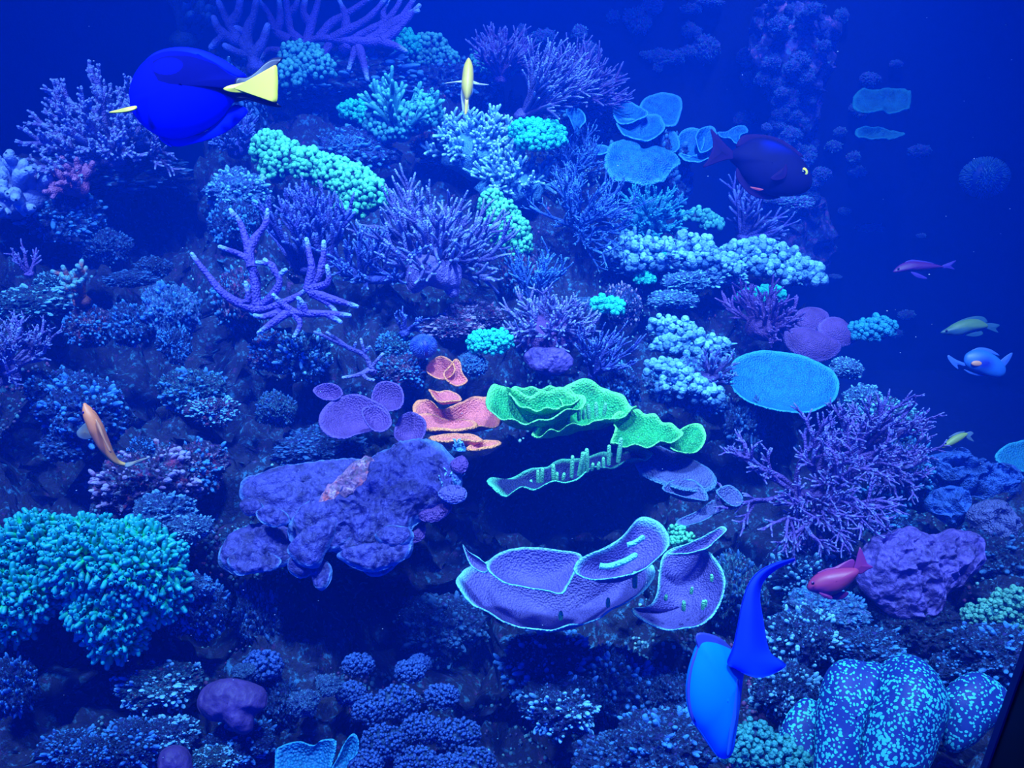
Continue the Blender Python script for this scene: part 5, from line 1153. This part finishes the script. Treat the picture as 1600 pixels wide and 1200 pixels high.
def fin(o, name, ol, d, mat, normal=(0, 0, 1), thick=0.0022, hub=None, rays=0.0012, nth=64, wave=0.0):
    mb = MB()
    px = spline(ol, nth); hub = np.mean(px, 0) if hub is None else np.asarray(hub, float)
    n = W(*normal); h = P(hub[0], hub[1], d); q = on_plane(px, h, n)
    nr = 9; rho = np.linspace(0.02, 1, nr)
    V = (h + rho[:, None, None] * (q - h)[None]).reshape(-1, 3)
    R = np.repeat(rho, nth); ang = np.tile(np.arange(nth), nr)
    off = rays * np.sin(ang * math.pi) * R + wave * fbm(V * 25, 2)
    th = thick * (1.1 - 0.8 * R)
    f = V + n * (off + th)[:, None]; b = V + n * (off - th)[:, None]
    a = np.arange(nr - 1)[:, None] * nth; j = np.arange(nth)[None]; kk = (j + 1) % nth
    F = np.stack([a + j, a + nth + j, a + nth + kk, a + kk], -1).reshape(-1, 4); N = nr * nth
    mb.add(np.vstack([f, b]), np.concatenate([F, F[:, ::-1] + N]), np.concatenate([R, R]))
    j = np.arange(nth); kk = (j + 1) % nth
    mb.more(np.stack([N - nth + j, 2 * N - nth + j, 2 * N - nth + kk, N - nth + kk], -1))
    return mb.build(name, mat, o)

def eye(o, u, v, d, r, iris, normal=(0, 0, 1), pupil=0.6):
    k = d / FPX; c = P(u, v, d); n = W(*normal)
    mb = MB(); vv, ff = ICO[3]; x, y = frame_of(n)
    loc = vv * r * k * np.array((1, 1, 0.55))
    mb.add(c + loc[:, :1] * x + loc[:, 1:2] * y + loc[:, 2:] * n, ff)
    e = mb.build('eye', iris, o)
    mb = MB(); loc = vv * r * k * np.array((pupil, pupil, 0.4))
    mb.add(c + n * r * k * 0.3 + loc[:, :1] * x + loc[:, 1:2] * y + loc[:, 2:] * n, ff)
    p = bpy.data.objects.new('pupil', mb.mesh('pupil', M_PUPIL, np.array(o.location))); COL.objects.link(p); p.parent = e

M_PUPIL = plain_mat('pupil_black', (0.003, 0.003, 0.01), rough=0.2, spec=0.6)
M_TANG = plain_mat('royal_blue_skin', (0.0, 0.002, 0.85), (0.0, 0.001, 0.1), rough=0.8, spec=0.04, scale=8, vary=0.9)
M_TANGFIN = plain_mat('royal_blue_fin', (0.0, 0.02, 0.5), (0.0, 0.004, 0.75), rough=0.7, spec=0.05)
M_YELLOW = plain_mat('lemon_fin', (0.75, 0.55, 0.015), (0.85, 0.68, 0.03), rough=0.5)
M_INK = plain_mat('ink_fin_edge', (0.002, 0.002, 0.03), rough=0.4)

# blue tang with a yellow tail
d = 0.95
o = thing('blue_tang', 'royal blue tang with yellow tail fin swimming at upper left', 'fish', P(295, 226, d))
def pal(q, R):
    u, v = q[:, 0], q[:, 1]
    def sm(x, e=3.0): return np.clip(x / e + 0.5, 0, 1)
    up_edge = np.interp(u, [200, 240, 262, 300, 340, 360, 400], [115, 104, 96, 95, 106, 120, 132])
    lo_edge = np.interp(u, [236, 244, 252, 270, 300, 340, 360, 400], [110, 128, 142, 148, 151, 155, 158, 158])
    band = sm(v - up_edge, 5) * sm(lo_edge - v) * sm(u - 240, 5)
    oval = ((u - 266) / 22) ** 2 + ((v - 117) / 13.5) ** 2
    band = band * sm((oval - 1) * 12, 4)
    back = sm(up_edge + 1 - v, 5) * 0.3 * sm(u - 225, 8)
    pect = sm(5 - np.abs(v - (166 + np.clip(u - 212, 0, 24) * 0.1)), 3) * sm(u - 211) * sm(236 - u) * 0.7
    arc = sm(4 - np.abs(u - (228 + (v - 166) * 0.33)), 4) * sm(v - 166) * sm(206 - v) * 0.65
    return np.clip(np.maximum.reduce([band, back, pect, arc]), 0, 1)
TO = [(203, 160), (202, 146), (206, 128), (214, 112), (226, 98), (244, 87), (268, 82), (296, 84), (324, 93), (346, 105), (364, 119), (380, 126), (390, 131), (391, 149), (378, 153), (366, 158), (356, 172), (340, 190), (318, 205), (294, 214), (270, 217), (248, 212), (228, 200), (214, 186), (205, 172)]
mb = MB(); inflate(mb, TO, d, (0.25, 0.1, 0.95), 0.026, hub=(285, 148), nth=140, nr=40, tipfn=pal); mb.build('body', M_TANG, o)
fin(o, 'dorsal_fin', [(226, 98), (240, 84), (262, 76), (290, 74), (320, 80), (350, 94), (374, 110), (386, 119), (376, 122), (352, 110), (324, 95), (292, 86), (256, 88)], d + 0.004, M_TANGFIN, (0.25, 0.1, 0.95), hub=(310, 86))
fin(o, 'anal_fin', [(250, 212), (272, 217), (300, 214), (326, 203), (348, 184), (366, 164), (387, 172), (380, 184), (360, 202), (332, 216), (300, 225), (276, 229), (256, 222)], d + 0.004, M_TANGFIN, (0.25, 0.1, 0.95), hub=(318, 212))
fin(o, 'tail_edge', [(368, 124), (386, 121), (400, 112), (414, 99), (428, 91), (442, 91), (433, 101), (434, 130), (432, 158), (440, 167), (424, 166), (402, 160), (384, 155), (368, 152)], d - 0.008, M_INK, (0.1, 0.1, 0.98), hub=(400, 138), nth=90)
fin(o, 'tail_fin', [(349, 139), (358, 134), (376, 130), (396, 124), (416, 112), (431, 102), (434, 118), (434, 140), (431, 160), (410, 152), (388, 146), (368, 145), (356, 143)], d - 0.014, M_YELLOW, (0.1, 0.1, 0.98), hub=(366, 139), thick=0.002, rays=0.002, nth=80)
fin(o, 'pectoral_fin', [(213, 166), (200, 168), (184, 172), (170, 176), (182, 176.5), (200, 174.5), (212, 170.5)], d - 0.03, M_YELLOW, (0, 0.5, 0.86), thick=0.002)
fin(o, 'pelvic_fin', [(246, 208), (252, 220), (268, 230), (262, 221), (258, 212)], d - 0.008, M_TANGFIN)
eye(o, 216, 122, d - 0.014, 3.4, M_INK)

# pale blue tang diving at lower right
d = 0.82
NB = (0.35, 0.25, 0.9)
M_PALETANG = plain_mat('pale_blue_skin', (0.002, 0.3, 0.98), (0.0, 0.08, 0.75), rough=0.7, spec=0.06, scale=8, vary=0.92)
M_PALEFIN = plain_mat('pale_blue_fin', (0.004, 0.06, 0.95), (0.02, 0.06, 0.8), rough=0.7, spec=0.05)
o = thing('diving_tang', 'pale blue tang diving head down before the lower right rocks', 'fish', P(1130, 1186, d))
BO = [(1158, 1034), (1146, 1018), (1128, 1008), (1108, 1002), (1093, 1004), (1086, 1020), (1078, 1048), (1075, 1080), (1078, 1108), (1086, 1130), (1098, 1148), (1110, 1166), (1120, 1180), (1130, 1186), (1139, 1180), (1143, 1160), (1147, 1130), (1151, 1100), (1155, 1064)]
def bt(q, R):
    u, v = q[:, 0], q[:, 1]
    edge = 1136 - (v - 1100) * 0.07
    s1 = np.clip(1.4 - np.hypot((u - 1137) / 3.2, (v - 1026) / 7), 0, 1); s2 = np.clip(1.4 - np.hypot((u - 1126) / 3.2, (v - 1038) / 8), 0, 1)
    return np.clip(np.maximum.reduce([np.clip((u - edge) / 9, 0, 1) * np.clip((v - 1060) / 30, 0, 1), s1, s2]), 0, 1)
mb = MB(); inflate(mb, BO, d, NB, 0.022, hub=(1118, 1090), nth=120, nr=30, tipfn=bt); mb.build('body', M_PALETANG, o)
fin(o, 'dorsal_fin', [(1150, 1022), (1130, 1000), (1108, 990), (1090, 989), (1087, 998), (1090, 1010), (1081, 1036), (1074, 1072), (1076, 1104), (1084, 1128), (1090, 1120), (1084, 1084), (1090, 1040), (1110, 1012), (1132, 1014)], d + 0.004, plain_mat('pale_dorsal', (0.03, 0.07, 0.55), (0.06, 0.08, 0.5)), NB, hub=(1093, 1020))
fin(o, 'anal_fin', [(1152, 1060), (1154, 1090), (1152, 1120), (1146, 1150), (1140, 1178), (1136, 1180), (1139, 1150), (1144, 1110), (1148, 1080)], d - 0.02, plain_mat('pale_anal_fin', (0.01, 0.12, 0.7)), (0.5, 0.2, 0.85), thick=0.003)
LF = [(1150, 1046), (1137, 1037), (1146, 1012), (1153, 980), (1160, 944), (1170, 914), (1186, 894), (1210, 881), (1242, 873)]
RF = [(1222, 1046), (1228, 1038), (1206, 1022), (1198, 1000), (1193, 968), (1188, 935), (1193, 910), (1214, 890), (1243, 876)]
def lerp_path(p, n):
    p = np.array(p, float); x = np.linspace(0, len(p) - 1, n); i = np.clip(x.astype(int), 0, len(p) - 2); t = (x - i)[:, None]
    e = np.vstack([2 * p[0] - p[1], p, 2 * p[-1] - p[-2]]); a, b, c, q = e[i], e[i + 1], e[i + 2], e[i + 3]
    return 0.5 * (2 * b + (c - a) * t + (2 * a - 5 * b + 4 * c - q) * t * t + (3 * b - a - 3 * c + q) * t ** 3)
mb = MB(); rows = []
for i, (a_, b_) in enumerate(zip(lerp_path(LF, 33), lerp_path(RF, 33))):
    s = np.linspace(0, 1, 13); sag = max(0, 1 - i / 5.0)
    bend = 0.03 * (i / 32.0) ** 2 - 0.018 * np.sin(s * math.pi) * (1 - i / 40.0)
    rows.append([P(a_[0] * (1 - x) + b_[0] * x, a_[1] * (1 - x) + b_[1] * x + 13 * math.sin(math.pi * x) * sag, d - 0.012 + bd + 0.012 * x) for x, bd in zip(s, bend)])
G = np.array(rows); nrw, ncl = G.shape[:2]; idx = np.arange(nrw * ncl).reshape(nrw, ncl)
F = np.stack([idx[:-1, :-1], idx[1:, :-1], idx[1:, 1:], idx[:-1, 1:]], -1).reshape(-1, 4); N = nrw * ncl
g = G.reshape(-1, 3); mb.add(np.vstack([g, g + FW * 0.003]), np.concatenate([F, F[:, ::-1] + N]), np.tile(np.linspace(0, 1, nrw).repeat(ncl), 2))
for lp_ in (idx[:, 0], idx[0, ::-1], idx[::-1, -1], idx[-1, :]):
    mb.more(np.stack([lp_[:-1], lp_[1:], lp_[1:] + N, lp_[:-1] + N], -1))
mb.build('tail_fin', M_PALEFIN, o)

# dark tang with a yellow eye
d = 1.75
M_DUSK = plain_mat('dusky_violet_skin', (0.003, 0.003, 0.035), (0.002, 0.006, 0.16), rough=0.7, spec=0.05, scale=10)
M_DUSKFIN = plain_mat('dusky_violet_fin', (0.004, 0.002, 0.028), (0.012, 0.003, 0.04), rough=0.7, spec=0.05)
o = thing('dark_tang', 'dark violet tang with a yellow eye before the back wall', 'fish', P(1200, 306, d))
DO = [(1268, 276), (1262, 262), (1250, 246), (1234, 233), (1214, 222), (1192, 216), (1172, 218), (1158, 226), (1146, 234), (1138, 240), (1140, 250), (1150, 260), (1160, 276), (1176, 292), (1196, 302), (1216, 306), (1238, 306), (1258, 300), (1268, 290)]
mb = MB(); inflate(mb, DO, d, (-0.1, 0.1, 0.98), 0.03, hub=(1205, 262), nth=110, nr=26, tipfn=lambda q, R: np.clip((250 - q[:, 1]) / 20, 0, 1) * np.clip((q[:, 0] - 1180) / 20, 0, 1) * np.clip((0.9 - R) * 6, 0, 1)); mb.build('body', M_DUSK, o)
fin(o, 'dorsal_fin', [(1150, 230), (1158, 214), (1172, 210), (1194, 211), (1218, 217), (1242, 232), (1256, 246), (1244, 242), (1222, 228), (1196, 220), (1170, 222)], d + 0.004, M_DUSKFIN, hub=(1200, 218))
fin(o, 'anal_fin', [(1152, 262), (1162, 280), (1178, 295), (1200, 306), (1220, 308), (1200, 312), (1176, 306), (1160, 292), (1150, 276)], d + 0.004, M_DUSKFIN, hub=(1172, 292))
fin(o, 'tail_fin', [(1146, 238), (1134, 226), (1116, 206), (1110, 202), (1114, 222), (1112, 236), (1106, 250), (1098, 262), (1116, 256), (1134, 250), (1146, 248)], d, M_DUSKFIN, hub=(1128, 238))
fin(o, 'pectoral_fin', [(1228, 256), (1224, 262), (1208, 274), (1204, 280), (1214, 282), (1226, 278), (1230, 266)], d - 0.036, M_DUSKFIN)
eye(o, 1253.5, 270, d - 0.022, 9.0, plain_mat('gold_iris', (0.75, 0.6, 0.03), rough=0.3), pupil=0.5)
fin(o, 'pelvic_fin', [(1172, 292), (1180, 293), (1193, 296), (1186, 298), (1176, 295)], d - 0.02, plain_mat('rosy_fin_tip', (0.4, 0.05, 0.07)))

# yellow fish rising nose up
d = 1.9
M_LEMON = plain_mat('lemon_skin', (0.72, 0.52, 0.02), (0.62, 0.42, 0.05), rough=0.45, scale=15)
M_PALEYEL = plain_mat('pale_yellow_fin', (0.5, 0.5, 0.22), (0.35, 0.42, 0.5), rough=0.5)
o = thing('yellow_fish', 'slim lemon yellow fish hovering upright with fins spread', 'fish', P(729, 176, d))
mb = MB(); inflate(mb, [(732, 91), (736, 96), (739, 106), (740, 120), (739, 136), (736, 148), (732, 156), (728, 157), (724, 148), (721, 136), (722, 120), (724, 106), (728, 96)], d, (0.1, 0.2, 0.97), 0.02, nth=70, nr=20, tipfn=lambda q, R: np.clip(1 - np.abs(q[:, 0] - 731) / 1.5, 0, 1) * 0.9); mb.build('body', M_LEMON, o)
fin(o, 'tail_fin', [(727, 152), (731, 150), (732, 160), (729, 178), (726, 178), (726, 165)], d - 0.012, M_LEMON, thick=0.003)
fin(o, 'tail_lobe', [(722, 136), (726, 150), (726, 165), (727, 176), (723, 174), (721, 160), (720, 146)], d + 0.006, M_PALEYEL)
fin(o, 'tail_lobe', [(739, 136), (738, 146), (734, 156), (732, 174), (730, 174), (731, 156), (735, 144)], d + 0.006, M_PALEYEL)
fin(o, 'pectoral_fin', [(722, 126), (716, 126.5), (700, 129), (694, 130.5), (704, 130.2), (716, 129.2), (722, 129)], d, M_PALEYEL)
fin(o, 'pectoral_fin', [(739, 126), (744, 129), (756, 131), (764, 132.4), (756, 133.2), (746, 132.6), (739, 131)], d, M_PALEYEL)

# orange fish curving upward on the left
d = 1.0
M_ORFISH = plain_mat('apricot_skin', (1.0, 0.28, 0.08), (0.55, 0.34, 0.08), rough=0.45, scale=20)
o = thing('orange_fish', 'bright orange fish with a curved body at the left', 'fish', P(180, 726, d)); k = d / FPX
sp = open_spline(np.array([P(u, v, d + z) for u, v, z in ((133, 633, 0), (138, 644, 0), (147, 662, 0.0), (158, 686, 0.004), (170, 708, 0.008), (183, 722, 0.012), (200, 727, 0.016))]), 30)
t = np.linspace(0, 1, 30)
rad = np.interp(t, [0, 0.05, 0.15, 0.35, 0.6, 0.8, 0.92, 1], [3.5, 7.6, 11.2, 13, 10.5, 6.4, 4.0, 2.6]) * k
mb = MB(); tube(mb, sp[::-1], rad[::-1], 16, np.clip((t[::-1] - 0.6) / 0.4, 0, 1), flat=0.85); mb.build('body', M_ORFISH, o)
M_ORFIN = plain_mat('olive_fin', (0.3, 0.22, 0.12), (0.12, 0.18, 0.2))
fin(o, 'pectoral_fin', [(135, 661), (144, 672), (148, 682), (136, 687), (124, 684), (120, 676), (126, 668)], d + 0.012, M_ORFIN)
fin(o, 'tail_fin', [(196, 724), (206, 722), (222, 717), (236, 714), (226, 719), (214, 724), (204, 729), (196, 730)], d + 0.016, M_ORFIN, (0, 0.6, 0.8))
fin(o, 'dorsal_fin', [(150, 655), (158, 668), (166, 690), (174, 706), (170, 704), (160, 684), (152, 666)], d - 0.0095, plain_mat('apricot_fin', (0.8, 0.3, 0.12)), thick=0.0025)
eye(o, 131.5, 645, d - 0.006, 2.8, plain_mat('violet_iris', (0.1, 0.02, 0.4)))
eye(o, 146, 639, d - 0.005, 1.8, plain_mat('violet_iris_far', (0.1, 0.02, 0.4)))

# red fish at lower right
d = 1.15
M_RED = plain_mat('crimson_skin', (0.36, 0.035, 0.14), (0.2, 0.02, 0.32), rough=0.45, scale=14)
M_REDFIN = plain_mat('crimson_fin', (0.28, 0.025, 0.16), (0.22, 0.02, 0.18), rough=0.5)
o = thing('red_fish', 'crimson red fish nosing down by the lumpy violet mound', 'fish', P(1300, 934, d))
mb = MB(); inflate(mb, [(1261, 916), (1266, 906), (1276, 897), (1292, 891), (1310, 888), (1328, 887), (1338, 888), (1342, 894), (1334, 906), (1322, 918), (1306, 928), (1288, 930), (1272, 926), (1263, 922)], d, (-0.1, 0.15, 0.97), 0.016, nth=80, nr=20, tipfn=lambda q, R: np.clip((q[:, 1] - 914) / 14, 0, 1) * np.clip((1300 - q[:, 0]) / 25, 0, 1)); mb.build('body', M_RED, o)
fin(o, 'dorsal_fin', [(1276, 896), (1290, 889), (1304, 886), (1320, 878), (1333, 874), (1336, 886), (1322, 889), (1304, 891), (1288, 894)], d + 0.003, M_REDFIN)
fin(o, 'tail_fin', [(1334, 892), (1337, 878), (1341, 862), (1344, 855), (1350, 868), (1355, 880), (1364, 886), (1356, 890), (1344, 897)], d, M_REDFIN, hub=(1344, 884))
fin(o, 'anal_fin', [(1300, 926), (1316, 924), (1326, 926), (1320, 934), (1308, 937), (1296, 934), (1288, 929)], d + 0.003, M_REDFIN)
fin(o, 'pelvic_fin', [(1280, 926), (1296, 928), (1300, 936), (1288, 934)], d - 0.008, M_REDFIN)
eye(o, 1270, 911, d - 0.012, 3.0, plain_mat('wine_iris', (0.2, 0.02, 0.2)))

# blurred fish reflections in the open water on the right, built as solid fish
def reflected_fish(name, label, body, fins, d, skin, finm, eyep=None, T=0.012, eyem=None, tipfn=None):
    o = thing(name, label, 'fish', P(*np.mean(np.array(body, float), 0), d))
    mb = MB(); inflate(mb, body, d, (0, 0.1, 0.99), T, nth=64, nr=16, tipfn=tipfn); mb.build('body', skin, o)
    for nm, ol, dd in fins: fin(o, nm, ol, d + dd, finm, thick=0.0018)
    if eyep: eye(o, eyep[0], eyep[1], d - T * 0.75, eyep[2], eyem or M_INK)
    return o
reflected_fish('purple_fish_reflection', 'slim purple fish reflection alone in the open water', [(1395, 425), (1404, 415), (1418, 409), (1436, 409), (1456, 412), (1472, 416), (1474, 418), (1458, 421), (1438, 423), (1418, 424), (1404, 426)],
    [('tail_fin', [(1472, 415), (1484, 410), (1494, 407), (1486, 416), (1492, 421), (1480, 419), (1472, 419)], 0.0), ('dorsal_fin', [(1414, 411), (1424, 406), (1444, 408), (1460, 412), (1440, 412)], 0.002), ('pelvic_fin', [(1423, 425), (1434, 427), (1448, 434), (1446, 436), (1432, 433)], -0.006)],
    2.3, plain_mat('purple_skin', (0.1, 0.012, 0.16), (0.03, 0.01, 0.22)), plain_mat('purple_fin', (0.06, 0.03, 0.35)), (1404, 420, 1.8))
reflected_fish('green_fish_reflection', 'yellow-green fish reflection above the pale blue one at the right', [(1469, 520), (1480, 512), (1494, 504), (1512, 499), (1528, 499), (1540, 505), (1544, 510), (1536, 514), (1518, 518), (1500, 524), (1482, 523)],
    [('tail_fin', [(1540, 506), (1550, 505), (1562, 508), (1556, 514), (1560, 520), (1548, 516), (1540, 512)], 0.0), ('dorsal_fin', [(1484, 509), (1504, 499), (1524, 494), (1538, 496), (1542, 505), (1520, 500), (1500, 504)], 0.002), ('anal_fin', [(1512, 518), (1530, 516), (1536, 522), (1524, 526), (1508, 524)], 0.002)],
    2.1, plain_mat('leaf_green_skin', (0.09, 0.2, 0.05), (0.03, 0.1, 0.14)), plain_mat('leaf_green_fin', (0.02, 0.09, 0.14)), (1479, 517, 1.8), tipfn=lambda q, R: np.clip((q[:, 1] - 510) / 8, 0, 1))
reflected_fish('blue_fish_reflection', 'pale blue fish reflection with an orange cheek spot at the right edge', [(1506, 566), (1508, 554), (1520, 547), (1536, 547), (1552, 554), (1562, 562), (1570, 572), (1570, 584), (1560, 590), (1544, 588), (1528, 582), (1514, 576)],
    [('tail_fin', [(1508, 568), (1494, 562), (1482, 555), (1481, 560), (1488, 570), (1497, 577), (1496, 570), (1508, 572)], 0.0), ('dorsal_fin', [(1516, 549), (1530, 543), (1548, 546), (1562, 556), (1548, 552), (1530, 548)], 0.002), ('pectoral_fin', [(1562, 566), (1572, 556), (1582, 551), (1578, 562), (1568, 574)], -0.006), ('anal_fin', [(1506, 577), (1520, 582), (1536, 586), (1534, 588), (1516, 584)], 0.002)],
    1.9, plain_mat('powder_blue_skin', (0.02, 0.13, 0.5), (0.005, 0.02, 0.3)), plain_mat('powder_blue_fin', (0.04, 0.12, 0.5)), (1549, 570, 2.4), T=0.016,
    tipfn=lambda q, R: np.clip(1.3 - np.hypot((q[:, 0] - 1534) / 14, (q[:, 1] - 570) / 11), 0, 1))
fish = bpy.data.objects['blue_fish_reflection']
kk_ = 1.9 / FPX; mb = MB(); vv, ff = ICO[3]; x_, y_ = frame_of(-FW)
mb.add(P(1526, 568, 1.9 - 0.013) + vv[:, :1] * RT * 8.5 * kk_ + vv[:, 1:2] * UP * 4.5 * kk_ - vv[:, 2:] * FW * 0.004, ff)
q = mb.build('cheek_spot', plain_mat('apricot_spot', (0.75, 0.3, 0.15)), fish); q['label'] = 'orange oval cheek spot'
reflected_fish('green_fish_reflection', 'tiny yellow-green fish reflection above the grey-blue boulder coral', [(1471, 699), (1476, 692), (1488, 682), (1500, 677), (1510, 676), (1512, 679), (1502, 688), (1488, 696), (1476, 700)],
    [('tail_fin', [(1508, 678), (1516, 674), (1521, 677), (1516, 682), (1522, 690), (1512, 686)], 0.0), ('dorsal_fin', [(1482, 684), (1494, 676), (1508, 674), (1500, 679)], 0.002)],
    1.85, plain_mat('lime_skin', (0.22, 0.3, 0.05), (0.1, 0.25, 0.1)), plain_mat('lime_fin', (0.06, 0.12, 0.2)), (1478, 693, 1.4), T=0.008)

# specks of food adrift in the water
rngs = np.random.default_rng(77); mb = MB()
for i in range(150):
    u, v = rngs.uniform(0, 1600), rngs.uniform(0, 1200); dmax = min(float(D(u, v)) - 0.2, 2.6)
    dd = rngs.uniform(0.6, max(0.7, dmax)); s = rngs.uniform(0.35, 0.9) * dd / FPX
    ball(mb, P(u, v, dd), (s * rngs.uniform(1, 2), s, s), 1)
sn = mb.build('marine_snow', plain_mat('pale_speck', (0.4, 0.5, 0.6)), origin=(0, 1, 1)); tag(sn, 'pale specks drifting in the tank water', 'specks', kind='stuff')
